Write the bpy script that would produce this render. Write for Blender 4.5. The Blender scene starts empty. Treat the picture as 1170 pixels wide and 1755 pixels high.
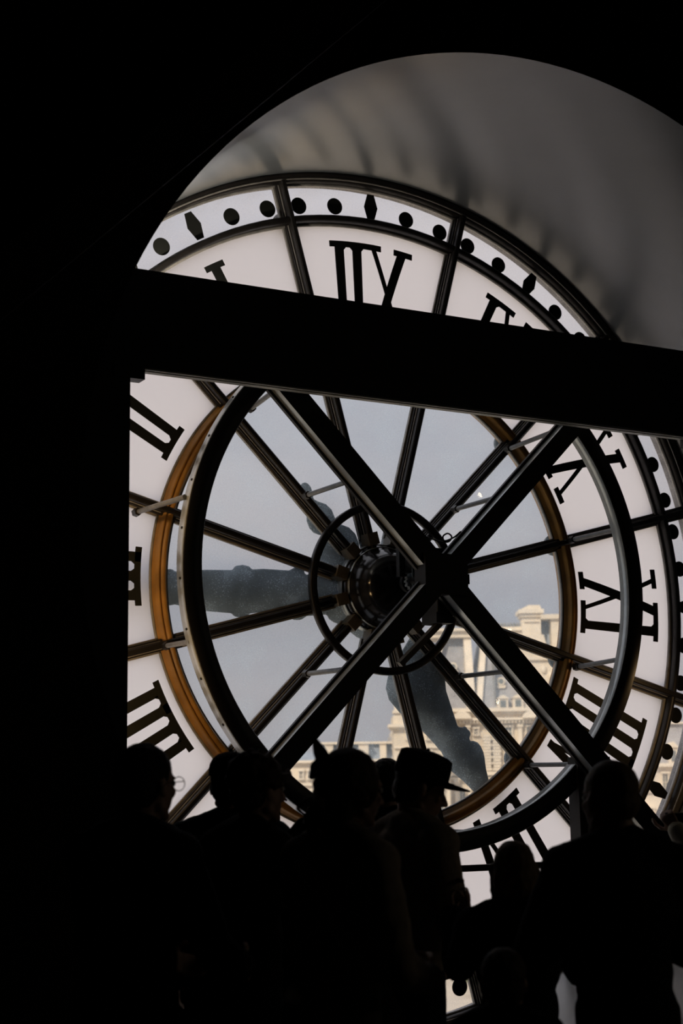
import bpy, bmesh, math, random
from math import sin, cos, pi, radians, sqrt, atan2
from mathutils import Vector, Matrix, Euler

random.seed(7)
SC = bpy.context.scene
COL = SC.collection
ZC = 2.97                    # height of the clock's centre above the floor

# ------------------------------------------------------------------ camera
CAM = Vector((-5.43470579, -9.11658724, ZC - 1.33652992))
RT = Vector((0.87111352, -0.49086372, -0.01462996))
DN = Vector((0.07302355, 0.15893665, -0.98458453))
FW = Vector((0.48562207, 0.85661657, 0.17429648))
FPX = 2696.59
cd = bpy.data.cameras.new('camera')
cam = bpy.data.objects.new('camera', cd)
COL.objects.link(cam)
m = Matrix((RT, -DN, -FW)).transposed().to_4x4()
m.translation = CAM
cam.matrix_world = m
cd.sensor_fit = 'HORIZONTAL'
cd.sensor_width = 24.0
cd.lens = FPX / 1170 * 24.0
cd.clip_end = 3000
cd.dof.use_dof = True
cd.dof.focus_distance = 10.6
cd.dof.aperture_fstop = 3.2
SC.camera = cam

# ------------------------------------------------------------------ sky, sun, exposure
SC.view_settings.view_transform = 'Standard'
SC.view_settings.look = 'None'
SC.view_settings.exposure = 0.0
SC.view_settings.gamma = 1.0
SC.view_settings.use_curve_mapping = False
try:
    SC.cycles.use_denoising = True
except Exception:
    pass
world = bpy.data.worlds.new('sky')
SC.world = world
world.use_nodes = True
wt = world.node_tree
wt.nodes.clear()
wo = wt.nodes.new('ShaderNodeOutputWorld')
wb = wt.nodes.new('ShaderNodeBackground')
tc = wt.nodes.new('ShaderNodeTexCoord')
mp = wt.nodes.new('ShaderNodeMapping')
mp.inputs['Scale'].default_value = (1.0, 1.0, 3.2)
nz = wt.nodes.new('ShaderNodeTexNoise')
nz.inputs['Scale'].default_value = 3.4
nz.inputs['Detail'].default_value = 5
nz.inputs['Roughness'].default_value = 0.5
cr = wt.nodes.new('ShaderNodeValToRGB')
cr.color_ramp.elements[0].position = 0.36
cr.color_ramp.elements[0].color = (0.300, 0.306, 0.345, 1)
cr.color_ramp.elements[1].position = 0.66
cr.color_ramp.elements[1].color = (0.405, 0.383, 0.398, 1)
wt.links.new(tc.outputs['Generated'], mp.inputs['Vector'])
wt.links.new(mp.outputs['Vector'], nz.inputs['Vector'])
wt.links.new(nz.outputs['Fac'], cr.inputs['Fac'])
sx = wt.nodes.new('ShaderNodeSeparateXYZ')
mr = wt.nodes.new('ShaderNodeMapRange')
mr.inputs['From Min'].default_value = 0.0
mr.inputs['From Max'].default_value = 1.0
mr.inputs['To Min'].default_value = 0.88
mr.inputs['To Max'].default_value = 3.0
vm = wt.nodes.new('ShaderNodeVectorMath')
vm.operation = 'SCALE'
wt.links.new(tc.outputs['Generated'], sx.inputs[0])
wt.links.new(sx.outputs['Z'], mr.inputs['Value'])
wt.links.new(cr.outputs['Color'], vm.inputs[0])
wt.links.new(mr.outputs['Result'], vm.inputs['Scale'])
wt.links.new(vm.outputs[0], wb.inputs['Color'])
wb.inputs['Strength'].default_value = 1.0
wt.links.new(wb.outputs['Background'], wo.inputs['Surface'])

HD = Vector((FW.x, FW.y, 0)).normalized()      # level heading of the view
RH = Vector((HD.y, -HD.x, 0))
sl = bpy.data.lights.new('sun', 'SUN')
sl.energy = 3.3
sl.angle = 0.02
sl.color = (1.0, 0.88, 0.72)
so = bpy.data.objects.new('sun', sl)
COL.objects.link(so)
sd = (HD * 0.70 + RH * 0.42 + Vector((0, 0, -0.58))).normalized()
so.rotation_euler = sd.to_track_quat('-Z', 'Y').to_euler()
so.location = (0, 0, 60)

# ------------------------------------------------------------------ materials
def nodes(name):
    mt = bpy.data.materials.new(name)
    mt.use_nodes = True
    t = mt.node_tree
    t.nodes.clear()
    o = t.nodes.new('ShaderNodeOutputMaterial')
    return mt, t, o

def mat(name, col, rough=0.6, metal=0.0, var=0.15, scale=8.0, bump=0.0, bscale=None, spec=0.5):
    mt, t, o = nodes(name)
    b = t.nodes.new('ShaderNodeBsdfPrincipled')
    b.inputs['Roughness'].default_value = rough
    b.inputs['Metallic'].default_value = metal
    b.inputs['Specular IOR Level'].default_value = spec
    c = t.nodes.new('ShaderNodeTexCoord')
    n = t.nodes.new('ShaderNodeTexNoise')
    n.inputs['Scale'].default_value = scale
    n.inputs['Detail'].default_value = 6
    r = t.nodes.new('ShaderNodeValToRGB')
    r.color_ramp.elements[0].position = 0.3
    r.color_ramp.elements[1].position = 0.7
    r.color_ramp.elements[0].color = tuple(max(0, x * (1 - var)) for x in col) + (1,)
    r.color_ramp.elements[1].color = tuple(min(1, x * (1 + var)) for x in col) + (1,)
    t.links.new(c.outputs['Object'], n.inputs['Vector'])
    t.links.new(n.outputs['Fac'], r.inputs['Fac'])
    t.links.new(r.outputs['Color'], b.inputs['Base Color'])
    if bump:
        n2 = t.nodes.new('ShaderNodeTexNoise')
        n2.inputs['Scale'].default_value = bscale or scale * 6
        n2.inputs['Detail'].default_value = 4
        bp = t.nodes.new('ShaderNodeBump')
        bp.inputs['Strength'].default_value = bump
        bp.inputs['Distance'].default_value = 0.01
        t.links.new(c.outputs['Object'], n2.inputs['Vector'])
        t.links.new(n2.outputs['Fac'], bp.inputs['Height'])
        t.links.new(bp.outputs['Normal'], b.inputs['Normal'])
    t.links.new(b.outputs['BSDF'], o.inputs['Surface'])
    return mt

def emit(name, col, st):
    mt, t, o = nodes(name)
    e = t.nodes.new('ShaderNodeEmission')
    e.inputs['Color'].default_value = (*col, 1)
    e.inputs['Strength'].default_value = st
    t.links.new(e.outputs[0], o.inputs['Surface'])
    return mt

def glass(name, tint, haze, speck, hcol=(0.9, 0.93, 0.95), gloss=0.045):
    """thin pane: clear, faintly mirror-like, with a film of dust and dust specks"""
    mt, t, o = nodes(name)
    tr = t.nodes.new('ShaderNodeBsdfTransparent')
    tr.inputs['Color'].default_value = (*tint, 1)
    gl = t.nodes.new('ShaderNodeBsdfGlossy')
    gl.inputs['Roughness'].default_value = 0.02
    mx = t.nodes.new('ShaderNodeMixShader')
    mx.inputs['Fac'].default_value = gloss
    t.links.new(tr.outputs[0], mx.inputs[1])
    t.links.new(gl.outputs[0], mx.inputs[2])
    df = t.nodes.new('ShaderNodeBsdfTranslucent')
    df.inputs['Color'].default_value = (*hcol, 1)
    c = t.nodes.new('ShaderNodeTexCoord')
    n = t.nodes.new('ShaderNodeTexNoise')
    n.inputs['Scale'].default_value = 130
    n.inputs['Detail'].default_value = 2
    r = t.nodes.new('ShaderNodeValToRGB')
    r.color_ramp.elements[0].position = 0.57
    r.color_ramp.elements[0].color = (haze,) * 3 + (1,)
    r.color_ramp.elements[1].position = 0.70
    r.color_ramp.elements[1].color = (haze + speck,) * 3 + (1,)
    n3 = t.nodes.new('ShaderNodeTexNoise')
    n3.inputs['Scale'].default_value = 5
    n3.inputs['Detail'].default_value = 5
    mm = t.nodes.new('ShaderNodeMath')
    mm.operation = 'MULTIPLY'
    ma = t.nodes.new('ShaderNodeMath')
    ma.operation = 'MULTIPLY_ADD'
    ma.inputs[1].default_value = 2.4
    ma.inputs[2].default_value = -0.2
    t.links.new(c.outputs['Object'], n.inputs['Vector'])
    t.links.new(c.outputs['Object'], n3.inputs['Vector'])
    t.links.new(n.outputs['Fac'], r.inputs['Fac'])
    t.links.new(n3.outputs['Fac'], ma.inputs[0])
    t.links.new(r.outputs['Color'], mm.inputs[0])
    t.links.new(ma.outputs[0], mm.inputs[1])
    m2 = t.nodes.new('ShaderNodeMixShader')
    t.links.new(mm.outputs[0], m2.inputs['Fac'])
    t.links.new(mx.outputs[0], m2.inputs[1])
    t.links.new(df.outputs[0], m2.inputs[2])
    t.links.new(m2.outputs[0], o.inputs['Surface'])
    return mt

def frost(name, col):
    mt, t, o = nodes(name)
    df = t.nodes.new('ShaderNodeBsdfTranslucent')
    c = t.nodes.new('ShaderNodeTexCoord')
    n = t.nodes.new('ShaderNodeTexNoise')
    n.inputs['Scale'].default_value = 2.0
    n.inputs['Detail'].default_value = 4
    r = t.nodes.new('ShaderNodeValToRGB')
    r.color_ramp.elements[0].color = tuple(x * 0.95 for x in col) + (1,)
    r.color_ramp.elements[1].color = (*col, 1)
    t.links.new(c.outputs['Object'], n.inputs['Vector'])
    t.links.new(n.outputs['Fac'], r.inputs['Fac'])
    t.links.new(r.outputs['Color'], df.inputs['Color'])
    gl = t.nodes.new('ShaderNodeBsdfGlossy')
    gl.inputs['Roughness'].default_value = 0.5
    mx = t.nodes.new('ShaderNodeMixShader')
    mx.inputs['Fac'].default_value = 0.02
    t.links.new(df.outputs[0], mx.inputs[1])
    t.links.new(gl.outputs[0], mx.inputs[2])
    t.links.new(mx.outputs[0], o.inputs['Surface'])
    return mt

M = {}
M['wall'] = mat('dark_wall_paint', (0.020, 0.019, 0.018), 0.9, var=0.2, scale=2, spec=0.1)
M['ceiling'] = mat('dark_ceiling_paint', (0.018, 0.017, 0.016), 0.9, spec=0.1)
M['floor'] = mat('worn_floor', (0.10, 0.10, 0.10), 0.6, var=0.2, scale=3, spec=0.2)
M['plaster'] = mat('grey_painted_plaster', (0.135, 0.15, 0.16), 0.29, var=0.12, scale=1.6, bump=0.03, bscale=14, spec=1.0)
M['black_steel'] = mat('black_painted_steel', (0.012, 0.012, 0.013), 0.45, var=0.2, spec=0.3)
M['grey_steel'] = mat('light_grey_steel', (0.50, 0.54, 0.55), 0.24, metal=0.35, var=0.10, scale=14, spec=0.8)  # on the brace frame its pale grey stands for window light
M['rod_steel'] = mat('galvanised_rod', (0.20, 0.21, 0.22), 0.45, metal=0.3, var=0.2, scale=20)
M['bronze'] = mat('dark_bronze_glazing_bar', (0.014, 0.012, 0.011), 0.45, var=0.3, scale=10, spec=0.4)
M['bead'] = mat('pale_glazing_bead', (0.26, 0.25, 0.23), 0.55, var=0.25, scale=12)
M['ochre'] = mat('ochre_painted_ring', (0.36, 0.18, 0.035), 0.5, var=0.3, scale=6, bump=0.05)
M['numeral'] = mat('black_enamel_numeral', (0.016, 0.017, 0.015), 0.6, var=0.2, spec=0.2)
M['hand'] = mat('weathered_clock_hand', (0.05, 0.075, 0.09), 0.6, var=0.45, scale=9, bump=0.2)
M['hub'] = mat('glossy_black_hub', (0.008, 0.008, 0.009), 0.16, var=0.1, spec=0.6)
M['clear'] = glass('dusty_clear_glass', (0.975, 0.98, 0.985), 0.20, 0.18, hcol=(0.70, 0.87, 1.0))
M['edge'] = glass('pane_edge_glass', (0.99, 0.99, 0.99), 0.0, 0.0, gloss=0.0)
M['minute'] = glass('hazy_minute_glass', (0.98, 0.98, 0.985), 0.22, 0.12, hcol=(0.95, 0.95, 0.98))
M['frost'] = frost('opal_frosted_glass', (0.96, 0.95, 0.985))
M['lamp'] = emit('warm_lamp_lens', (1.0, 0.62, 0.28), 25)
M['spot'] = emit('spotlight_lens', (1.0, 0.80, 0.55), 30)
M['stone'] = mat('cream_limestone', (0.66, 0.57, 0.44), 0.85, var=0.14, scale=0.35, bump=0.4, bscale=2.0, spec=0.1)  # the stone's own cream tone
M['stone2'] = mat('pale_limestone', (0.72, 0.63, 0.50), 0.85, var=0.10, scale=0.5, bump=0.3, bscale=3.0, spec=0.1)
M['slate'] = mat('blue_grey_slate', (0.30, 0.29, 0.29), 0.6, var=0.16, scale=0.9, bump=0.3, bscale=4)
M['slate2'] = mat('blue_slate', (0.23, 0.26, 0.30), 0.6, var=0.2, scale=0.9, bump=0.3, bscale=4)
M['window'] = mat('dark_window_glass', (0.15, 0.16, 0.15), 0.25, var=0.2, scale=2)
M['lead'] = mat('dark_lead_crest', (0.22, 0.21, 0.19), 0.7, var=0.3, scale=1)
M['ground'] = mat('sandy_quay_paving', (0.50, 0.44, 0.35), 0.9, var=0.12, scale=0.15, spec=0.1)
M['leaf'] = mat('green_foliage', (0.16, 0.20, 0.06), 0.7, var=0.4, scale=1.5)
M['bark'] = mat('grey_bark', (0.12, 0.10, 0.08), 0.9)
M['skin'] = mat('skin', (0.42, 0.26, 0.19), 0.55, var=0.08, scale=30)
M['eye'] = mat('eye_white', (0.6, 0.58, 0.55), 0.2)
M['hair_dark'] = mat('dark_hair', (0.012, 0.010, 0.009), 0.6, var=0.4, scale=40, bump=0.6, bscale=160, spec=0.3)
M['hair_brown'] = mat('brown_hair', (0.05, 0.028, 0.016), 0.6, var=0.4, scale=40, bump=0.6, bscale=160, spec=0.3)
M['hair_blond'] = mat('blond_hair', (0.20, 0.13, 0.06), 0.55, var=0.35, scale=40, bump=0.6, bscale=160, spec=0.3)
M['cloth_black'] = mat('black_cloth', (0.010, 0.010, 0.011), 0.9, var=0.3, scale=20, bump=0.3, bscale=120, spec=0.1)
M['cloth_teal'] = mat('dark_teal_cloth', (0.022, 0.045, 0.052), 0.85, var=0.3, scale=20, bump=0.3, bscale=120, spec=0.1)
M['cloth_beige'] = mat('beige_cloth', (0.36, 0.30, 0.24), 0.9, var=0.2, scale=20, bump=0.3, bscale=120, spec=0.1)
M['cloth_cream'] = mat('cream_cloth', (0.72, 0.68, 0.56), 0.9, var=0.15, scale=20, bump=0.3, bscale=120, spec=0.1)
M['cloth_red'] = mat('red_cloth', (0.16, 0.010, 0.012), 0.9, var=0.2, scale=20, bump=0.3, bscale=120, spec=0.1)
M['cloth_navy'] = mat('navy_cloth', (0.012, 0.014, 0.022), 0.9, var=0.2, scale=20, bump=0.3, bscale=120, spec=0.1)
M['denim'] = mat('dark_denim', (0.02, 0.024, 0.035), 0.9, var=0.3, scale=30, bump=0.3, bscale=150, spec=0.1)
M['shoe'] = mat('dark_shoe', (0.015, 0.014, 0.013), 0.6)
M['frame_plastic'] = mat('black_frame', (0.012, 0.011, 0.011), 0.3)
M['lens'] = mat('sunglass_lens', (0.20, 0.21, 0.22), 0.08, metal=0.4)
M['phone'] = mat('black_phone', (0.012, 0.012, 0.014), 0.25)

# ------------------------------------------------------------------ mesh helpers
class MB:
    def __init__(self):
        self.v = []
        self.f = []
        self.mi = []
        self.sm = []

    def add(self, verts, faces, mi=0, smooth=False):
        o = len(self.v)
        self.v.extend([tuple(p) for p in verts])
        for f in faces:
            self.f.append(tuple(i + o for i in f))
            self.mi.append(mi)
            self.sm.append(smooth)

    def box(self, lo, hi, mi=0):
        x0, y0, z0 = lo
        x1, y1, z1 = hi
        v = [(x0, y0, z0), (x1, y0, z0), (x1, y1, z0), (x0, y1, z0), (x0, y0, z1), (x1, y0, z1), (x1, y1, z1), (x0, y1, z1)]
        self.add(v, [(0, 3, 2, 1), (4, 5, 6, 7), (0, 1, 5, 4), (1, 2, 6, 5), (2, 3, 7, 6), (3, 0, 4, 7)], mi)

    def bar(self, p0, p1, w, h, up=(0, 0, 1), mi=0, w1=None, h1=None):
        """rectangular bar; w across, h along 'up'"""
        p0, p1, up = Vector(p0), Vector(p1), Vector(up)
        d = (p1 - p0).normalized()
        s = d.cross(up).normalized()
        u = s.cross(d).normalized()
        w1 = w if w1 is None else w1
        h1 = h if h1 is None else h1
        v = []
        for p, a, b in ((p0, w, h), (p1, w1, h1)):
            for i, j in ((-1, -1), (1, -1), (1, 1), (-1, 1)):
                v.append(p + s * (a / 2 * i) + u * (b / 2 * j))
        self.add(v, [(0, 1, 2, 3), (7, 6, 5, 4), (0, 4, 5, 1), (1, 5, 6, 2), (2, 6, 7, 3), (3, 7, 4, 0)], mi)

    def cone(self, p0, p1, r0, r1, n=14, mi=0, smooth=True, cap=True):
        p0, p1 = Vector(p0), Vector(p1)
        d = (p1 - p0)
        if d.length < 1e-6:
            return
        d.normalize()
        a = d.orthogonal().normalized()
        b = d.cross(a)
        v = []
        for p, r in ((p0, r0), (p1, r1)):
            for i in range(n):
                t = 2 * pi * i / n
                v.append(p + a * (r * cos(t)) + b * (r * sin(t)))
        self.add(v, [(i, (i + 1) % n, n + (i + 1) % n, n + i) for i in range(n)], mi, smooth)
        if cap:
            self.add(v, [tuple(range(n - 1, -1, -1)), tuple(range(n, 2 * n))], mi, False)

    def ball(self, c, r, rot=None, n=14, k=9, mi=0):
        """ellipsoid"""
        c = Vector(c)
        r = Vector((r, r, r)) if isinstance(r, (int, float)) else Vector(r)
        v = []
        for j in range(1, k):
            ph = pi * j / k
            for i in range(n):
                t = 2 * pi * i / n
                p = Vector((r.x * sin(ph) * cos(t), r.y * sin(ph) * sin(t), r.z * cos(ph)))
                v.append(c + (rot @ p if rot else p))
        for s in (1, -1):
            p = Vector((0, 0, r.z * s))
            v.append(c + (rot @ p if rot else p))
        f = []
        for j in range(k - 2):
            for i in range(n):
                a, b = j * n + i, j * n + (i + 1) % n
                f.append((a, a + n, b + n, b))
        T, B = len(v) - 2, len(v) - 1
        for i in range(n):
            f.append((T, i, (i + 1) % n))
            f.append((B, (k - 2) * n + (i + 1) % n, (k - 2) * n + i))
        self.add(v, f, mi, True)

    def capsule(self, p0, p1, r0, r1, n=12):
        self.cone(p0, p1, r0, r1, n)
        self.ball(p0, r0, n=n, k=7)
        self.ball(p1, r1, n=n, k=7)

    def tube(self, pts, r, n=8, mi=0):
        pts = [Vector(p) for p in pts]
        rs = r if isinstance(r, (list, tuple)) else [r] * len(pts)
        ring = []
        a = None
        for i, p in enumerate(pts):
            d = (pts[min(i + 1, len(pts) - 1)] - pts[max(i - 1, 0)]).normalized()
            a = d.orthogonal().normalized() if a is None else (a - d * a.dot(d)).normalized()
            b = d.cross(a)
            ring.append([p + a * (rs[i] * cos(2 * pi * k / n)) + b * (rs[i] * sin(2 * pi * k / n)) for k in range(n)])
        v = [q for rr in ring for q in rr]
        f = []
        for i in range(len(pts) - 1):
            for k in range(n):
                f.append((i * n + k, i * n + (k + 1) % n, (i + 1) * n + (k + 1) % n, (i + 1) * n + k))
        self.add(v, f, mi, True)
        self.add(v, [tuple(range(n - 1, -1, -1)), tuple(range((len(pts) - 1) * n, len(pts) * n))], mi)

    def lathe(self, prof, n=96, a0=0.0, a1=2 * pi, mi=0, smooth=True, segmat=None):
        """closed profile of (radius, d) turned about the clock's axis (world Y, room side is d>0)"""
        full = abs(a1 - a0 - 2 * pi) < 1e-6
        k = len(prof)
        cnt = n if full else n + 1
        v = []
        for i in range(cnt):
            t = a0 + (a1 - a0) * i / n
            for r, d in prof:
                v.append((r * cos(t), -d, r * sin(t)))
        for j in range(k):
            f = []
            for i in range(n):
                a = i * k
                b = ((i + 1) % cnt) * k
                f.append((a + j, a + (j + 1) % k, b + (j + 1) % k, b + j))
            self.add(v if j == 0 else [], [], 0)
            o = len(self.v) - len(v)
            for q in f:
                self.f.append(tuple(x + o for x in q))
                self.mi.append(segmat[j] if segmat else mi)
                self.sm.append(smooth)
        if not full:
            o = len(self.v) - len(v)
            self.f.append(tuple(o + j for j in range(k)))
            self.f.append(tuple(o + (cnt - 1) * k + j for j in range(k - 1, -1, -1)))
            self.mi += [segmat[0] if segmat else mi] * 2
            self.sm += [False] * 2

    def prism(self, pts, d0, d1, mi=0):
        """polygon of (x, z) extruded from y=-d0 to y=-d1 (clock coordinates)"""
        n = len(pts)
        v = [(x, -d0, z) for x, z in pts] + [(x, -d1, z) for x, z in pts]
        f = [tuple(range(n)), tuple(range(2 * n - 1, n - 1, -1))]
        f += [(i, n + i, n + (i + 1) % n, (i + 1) % n) for i in range(n)]
        self.add(v, f, mi)

    def mesh(self, name, mats):
        me = bpy.data.meshes.new(name)
        me.from_pydata(self.v, [], self.f)
        for q in (mats if isinstance(mats, (list, tuple)) else [mats]):
            me.materials.append(q)
        me.polygons.foreach_set('material_index', self.mi)
        me.polygons.foreach_set('use_smooth', self.sm)
        bm = bmesh.new()
        bm.from_mesh(me)
        bmesh.ops.recalc_face_normals(bm, faces=bm.faces)
        bm.to_mesh(me)
        bm.free()
        me.update()
        return me

    def build(self, name, mats, parent=None, loc=(0, 0, 0)):
        return link(name, self.mesh(name, mats), parent, loc)

def link(name, me, parent=None, loc=(0, 0, 0), rot=(0, 0, 0)):
    o = bpy.data.objects.new(name, me)
    COL.objects.link(o)
    o.parent = parent
    o.location = loc
    o.rotation_euler = rot
    return o

def tag(o, label=None, cat=None, group=None, kind=None):
    if label:
        o['label'] = label
    if cat:
        o['category'] = cat
    if group:
        o['group'] = group
    if kind:
        o['kind'] = kind
    return o

def empty(name, loc, label, cat, group=None, rz=0.0):
    o = bpy.data.objects.new(name, None)
    COL.objects.link(o)
    o.location = loc
    o.rotation_euler = (0, 0, rz)
    o.empty_display_size = 0.2
    return tag(o, label, cat, group)

def bevel(o, w, seg=2):
    b = o.modifiers.new('bevel', 'BEVEL')
    b.width = w
    b.segments = seg
    b.limit_method = 'ANGLE'
    return o

def ray_pt(u, v, depth):
    """world point seen at photo pixel (u, v), depth metres along the view axis"""
    return CAM + (FW + RT * ((u - 585) / FPX) + DN * ((v - 877.5) / FPX)) * depth

# ------------------------------------------------------------------ the room shell
R_HOLE, D_WALL = 2.90, 2.13
XL, XR, YB, ZT = -8.6, 7.2, -12.0, 7.6
mb = MB()
N = 160
hole, sq = [], []
for i in range(N):
    t = 2 * pi * i / N
    c, s = cos(t), sin(t)
    hole.append((R_HOLE * c, R_HOLE * s))
    k = 1 / max(abs(c), abs(s))
    px, pz = c * k, s * k
    sq.append((XL if px <= -0.999999 else (XR if px >= 0.999999 else (px * (XR if px > 0 else -XL))),
               (ZT - ZC) if pz >= 0.999999 else (-ZC - 0.3 if pz <= -0.999999 else pz * ((ZT - ZC) if pz > 0 else ZC + 0.3))))
for d in (D_WALL, -0.04):
    v = [(x, -d, z + ZC) for x, z in hole] + [(x, -d, z + ZC) for x, z in sq]
    mb.add(v, [(i, (i + 1) % N, N + (i + 1) % N, N + i) for i in range(N)])
v = [(x, -D_WALL, z + ZC) for x, z in sq] + [(x, 0.04, z + ZC) for x, z in sq]
mb.add(v, [(i, (i + 1) % N, N + (i + 1) % N, N + i) for i in range(N)])
v = [(x, 0.0, z + ZC) for x, z in hole] + [(x, 0.04, z + ZC) for x, z in hole]
mb.add(v, [(i, (i + 1) % N, N + (i + 1) % N, N + i) for i in range(N)])
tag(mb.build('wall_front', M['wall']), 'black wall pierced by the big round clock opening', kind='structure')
# the deep round reveal between the wall face and the clock
mb = MB()
v = [(x, -D_WALL, z + ZC) for x, z in hole] + [(x, 0.0, z + ZC) for x, z in hole]
nsub = 1
mb.add(v, [(i, (i + 1) % N, N + (i + 1) % N, N + i) for i in range(N)], 0, True)
v = [(x * 1.02, -D_WALL + 0.002, z * 1.02 + ZC) for x, z in hole] + [(x * 1.02, 0.0, z * 1.02 + ZC) for x, z in hole]
mb.add(v, [(i, (i + 1) % N, N + (i + 1) % N, N + i) for i in range(N)], 0, True)
tag(mb.build('trim_1', M['plaster']), 'grey plastered round reveal around the clock', kind='structure')

def slab(name, lo, hi, m_, label):
    b = MB()
    b.box(lo, hi)
    return tag(b.build(name, M[m_]), label, kind='structure')
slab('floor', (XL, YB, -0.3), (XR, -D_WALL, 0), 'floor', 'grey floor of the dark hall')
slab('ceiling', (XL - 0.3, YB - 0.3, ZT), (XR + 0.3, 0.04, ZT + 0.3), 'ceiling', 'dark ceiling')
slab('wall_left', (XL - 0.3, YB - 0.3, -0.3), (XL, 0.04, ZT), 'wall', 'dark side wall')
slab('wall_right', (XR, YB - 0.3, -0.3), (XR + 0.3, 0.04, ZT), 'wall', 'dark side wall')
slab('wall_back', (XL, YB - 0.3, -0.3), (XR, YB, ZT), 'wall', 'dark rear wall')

# ------------------------------------------------------------------ the clock
clock = empty('tower_clock', (0, 0, ZC), 'giant round glass station clock face seen from behind, with mirrored roman numerals', 'clock')

def rot_of(deg):
    return (0, radians(-deg), 0)

# rings of the glazing
def chamf(r0, r1, d0, d1, c=0.012):
    return [(r0, d0), (r0, d1 - c), (r0 + c, d1), (r1 - c, d1), (r1, d1 - c), (r1, d0)]
b = MB()
b.lathe([(1.558, -0.03), (1.558, 0.035), (1.582, 0.040), (1.582, 0.088), (1.592, 0.095), (1.612, 0.095), (1.616, 0.080), (1.624, 0.080),
         (1.628, 0.092), (1.640, 0.085), (1.642, 0.035), (1.655, 0.030), (1.655, -0.03)], 144)
ring_in = tag(b.build('inner_ring', M['ochre'], clock), 'ochre moulded ring between clear and frosted glass')
b = MB()
b.lathe([(1.548, 0.0), (1.548, 0.030), (1.560, 0.030), (1.560, 0.0)], 144)
b.lathe([(1.654, 0.0), (1.654, 0.026), (1.668, 0.026), (1.668, 0.0)], 144)
b.build('glazing_bead', M['bead'], ring_in)
b = MB()
b.lathe(chamf(2.566, 2.610, -0.03, 0.10), 144)
ring_mid = b.build('middle_ring', M['bronze'], clock)
b = MB()
b.lathe([(2.550, 0.0), (2.550, 0.035), (2.567, 0.035), (2.567, 0.0)], 144)
b.lathe([(2.609, 0.0), (2.609, 0.02), (2.618, 0.02), (2.618, 0.0)], 144)
b.build('glazing_bead', M['bead'], ring_mid)
b = MB()
b.lathe([(2.850, -0.06), (2.850, 0.04), (2.862, 0.09), (2.875, 0.09), (2.880, 0.13), (2.899, 0.13), (2.899, -0.06)], 160)
ring_out = b.build('outer_ring', M['bronze'], clock)
b = MB()
b.lathe([(2.838, 0.0), (2.838, 0.028), (2.852, 0.034), (2.852, 0.0)], 160)
b.lathe([(2.862, 0.09), (2.862, 0.098), (2.874, 0.098), (2.874, 0.09)], 160)
b.build('glazing_bead', M['bead'], ring_out)

# twelve glazing bars (spokes) with pale beads
b = MB()
prof = [(-0.036, -0.02), (-0.036, 0.05), (-0.020, 0.058), (-0.020, 0.098), (-0.012, 0.105), (0.012, 0.105), (0.020, 0.098), (0.020, 0.058), (0.036, 0.05), (0.036, -0.02)]
k = len(prof)
v = [(0.28, -d, z) for z, d in prof] + [(2.86, -d, z) for z, d in prof]
b.add(v, [tuple(range(k - 1, -1, -1)), tuple(range(k, 2 * k))] + [(i, (i + 1) % k, k + (i + 1) % k, k + i) for i in range(k)])
spoke_me = b.mesh('spoke', M['bronze'])
b = MB()
for s in (-1, 1):
    for r0, r1 in ((0.36, 1.55), (1.66, 2.555), (2.62, 2.84)):
        b.box((r0, -0.026, min(s * 0.035, s * 0.048)), (r1, 0.0, max(s * 0.035, s * 0.048)))
        b.box((r0, -0.0625, min(s * 0.022, s * 0.027)), (r1, -0.05, max(s * 0.022, s * 0.027)))
bead_me = b.mesh('glazing_bead', M['bead'])
b = MB()
b.box((0.300, -0.122, -0.040), (0.385, -0.02, 0.040))
brk_me = b.mesh('spoke_bracket', mat('brown_bracket', (0.10, 0.085, 0.06), 0.5, var=0.3, scale=20))
b = MB()
b.cone((0, 0, 0), (0, 0.035, 0), 0.085, 0.075, 24)
boss_me = b.mesh('boss', M['hand'])
for i in range(12):
    a = 15 + 30 * i
    sp = link('spoke', spoke_me, clock, rot=rot_of(a))
    link('glazing_bead', bead_me, sp)
    link('spoke_bracket', brk_me, sp)
    for r in (1.605, 2.588):
        link('boss', boss_me, clock, (r * cos(radians(a)), 0.045, r * sin(radians(a))))

# panes: one sector each, room face frosted where the photo shows frosted glass
def pane(name, r0, r1, face_mat, n):
    g = MB()
    half = radians(15) - 0.012
    g.lathe([(r0, 0.010), (r1, 0.010), (r1, -0.0), (r0, -0.0)], n, -half, half, smooth=False, segmat=[0, 1, 1, 1])
    return g.mesh(name, [face_mat, M['edge']])
me_c, me_f, me_m = pane('clear_pane', 0.30, 1.572, M['clear'], 12), pane('frosted_pane', 1.640, 2.570, M['frost'], 20), pane('minute_pane', 2.606, 2.856, M['minute'], 20)
for i in range(12):
    a = 30 * i
    link('clear_pane', me_c, clock, rot=rot_of(a))
    link('frosted_pane', me_f, clock, rot=rot_of(a))
    link('minute_pane', me_m, clock, rot=rot_of(a))

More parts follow.
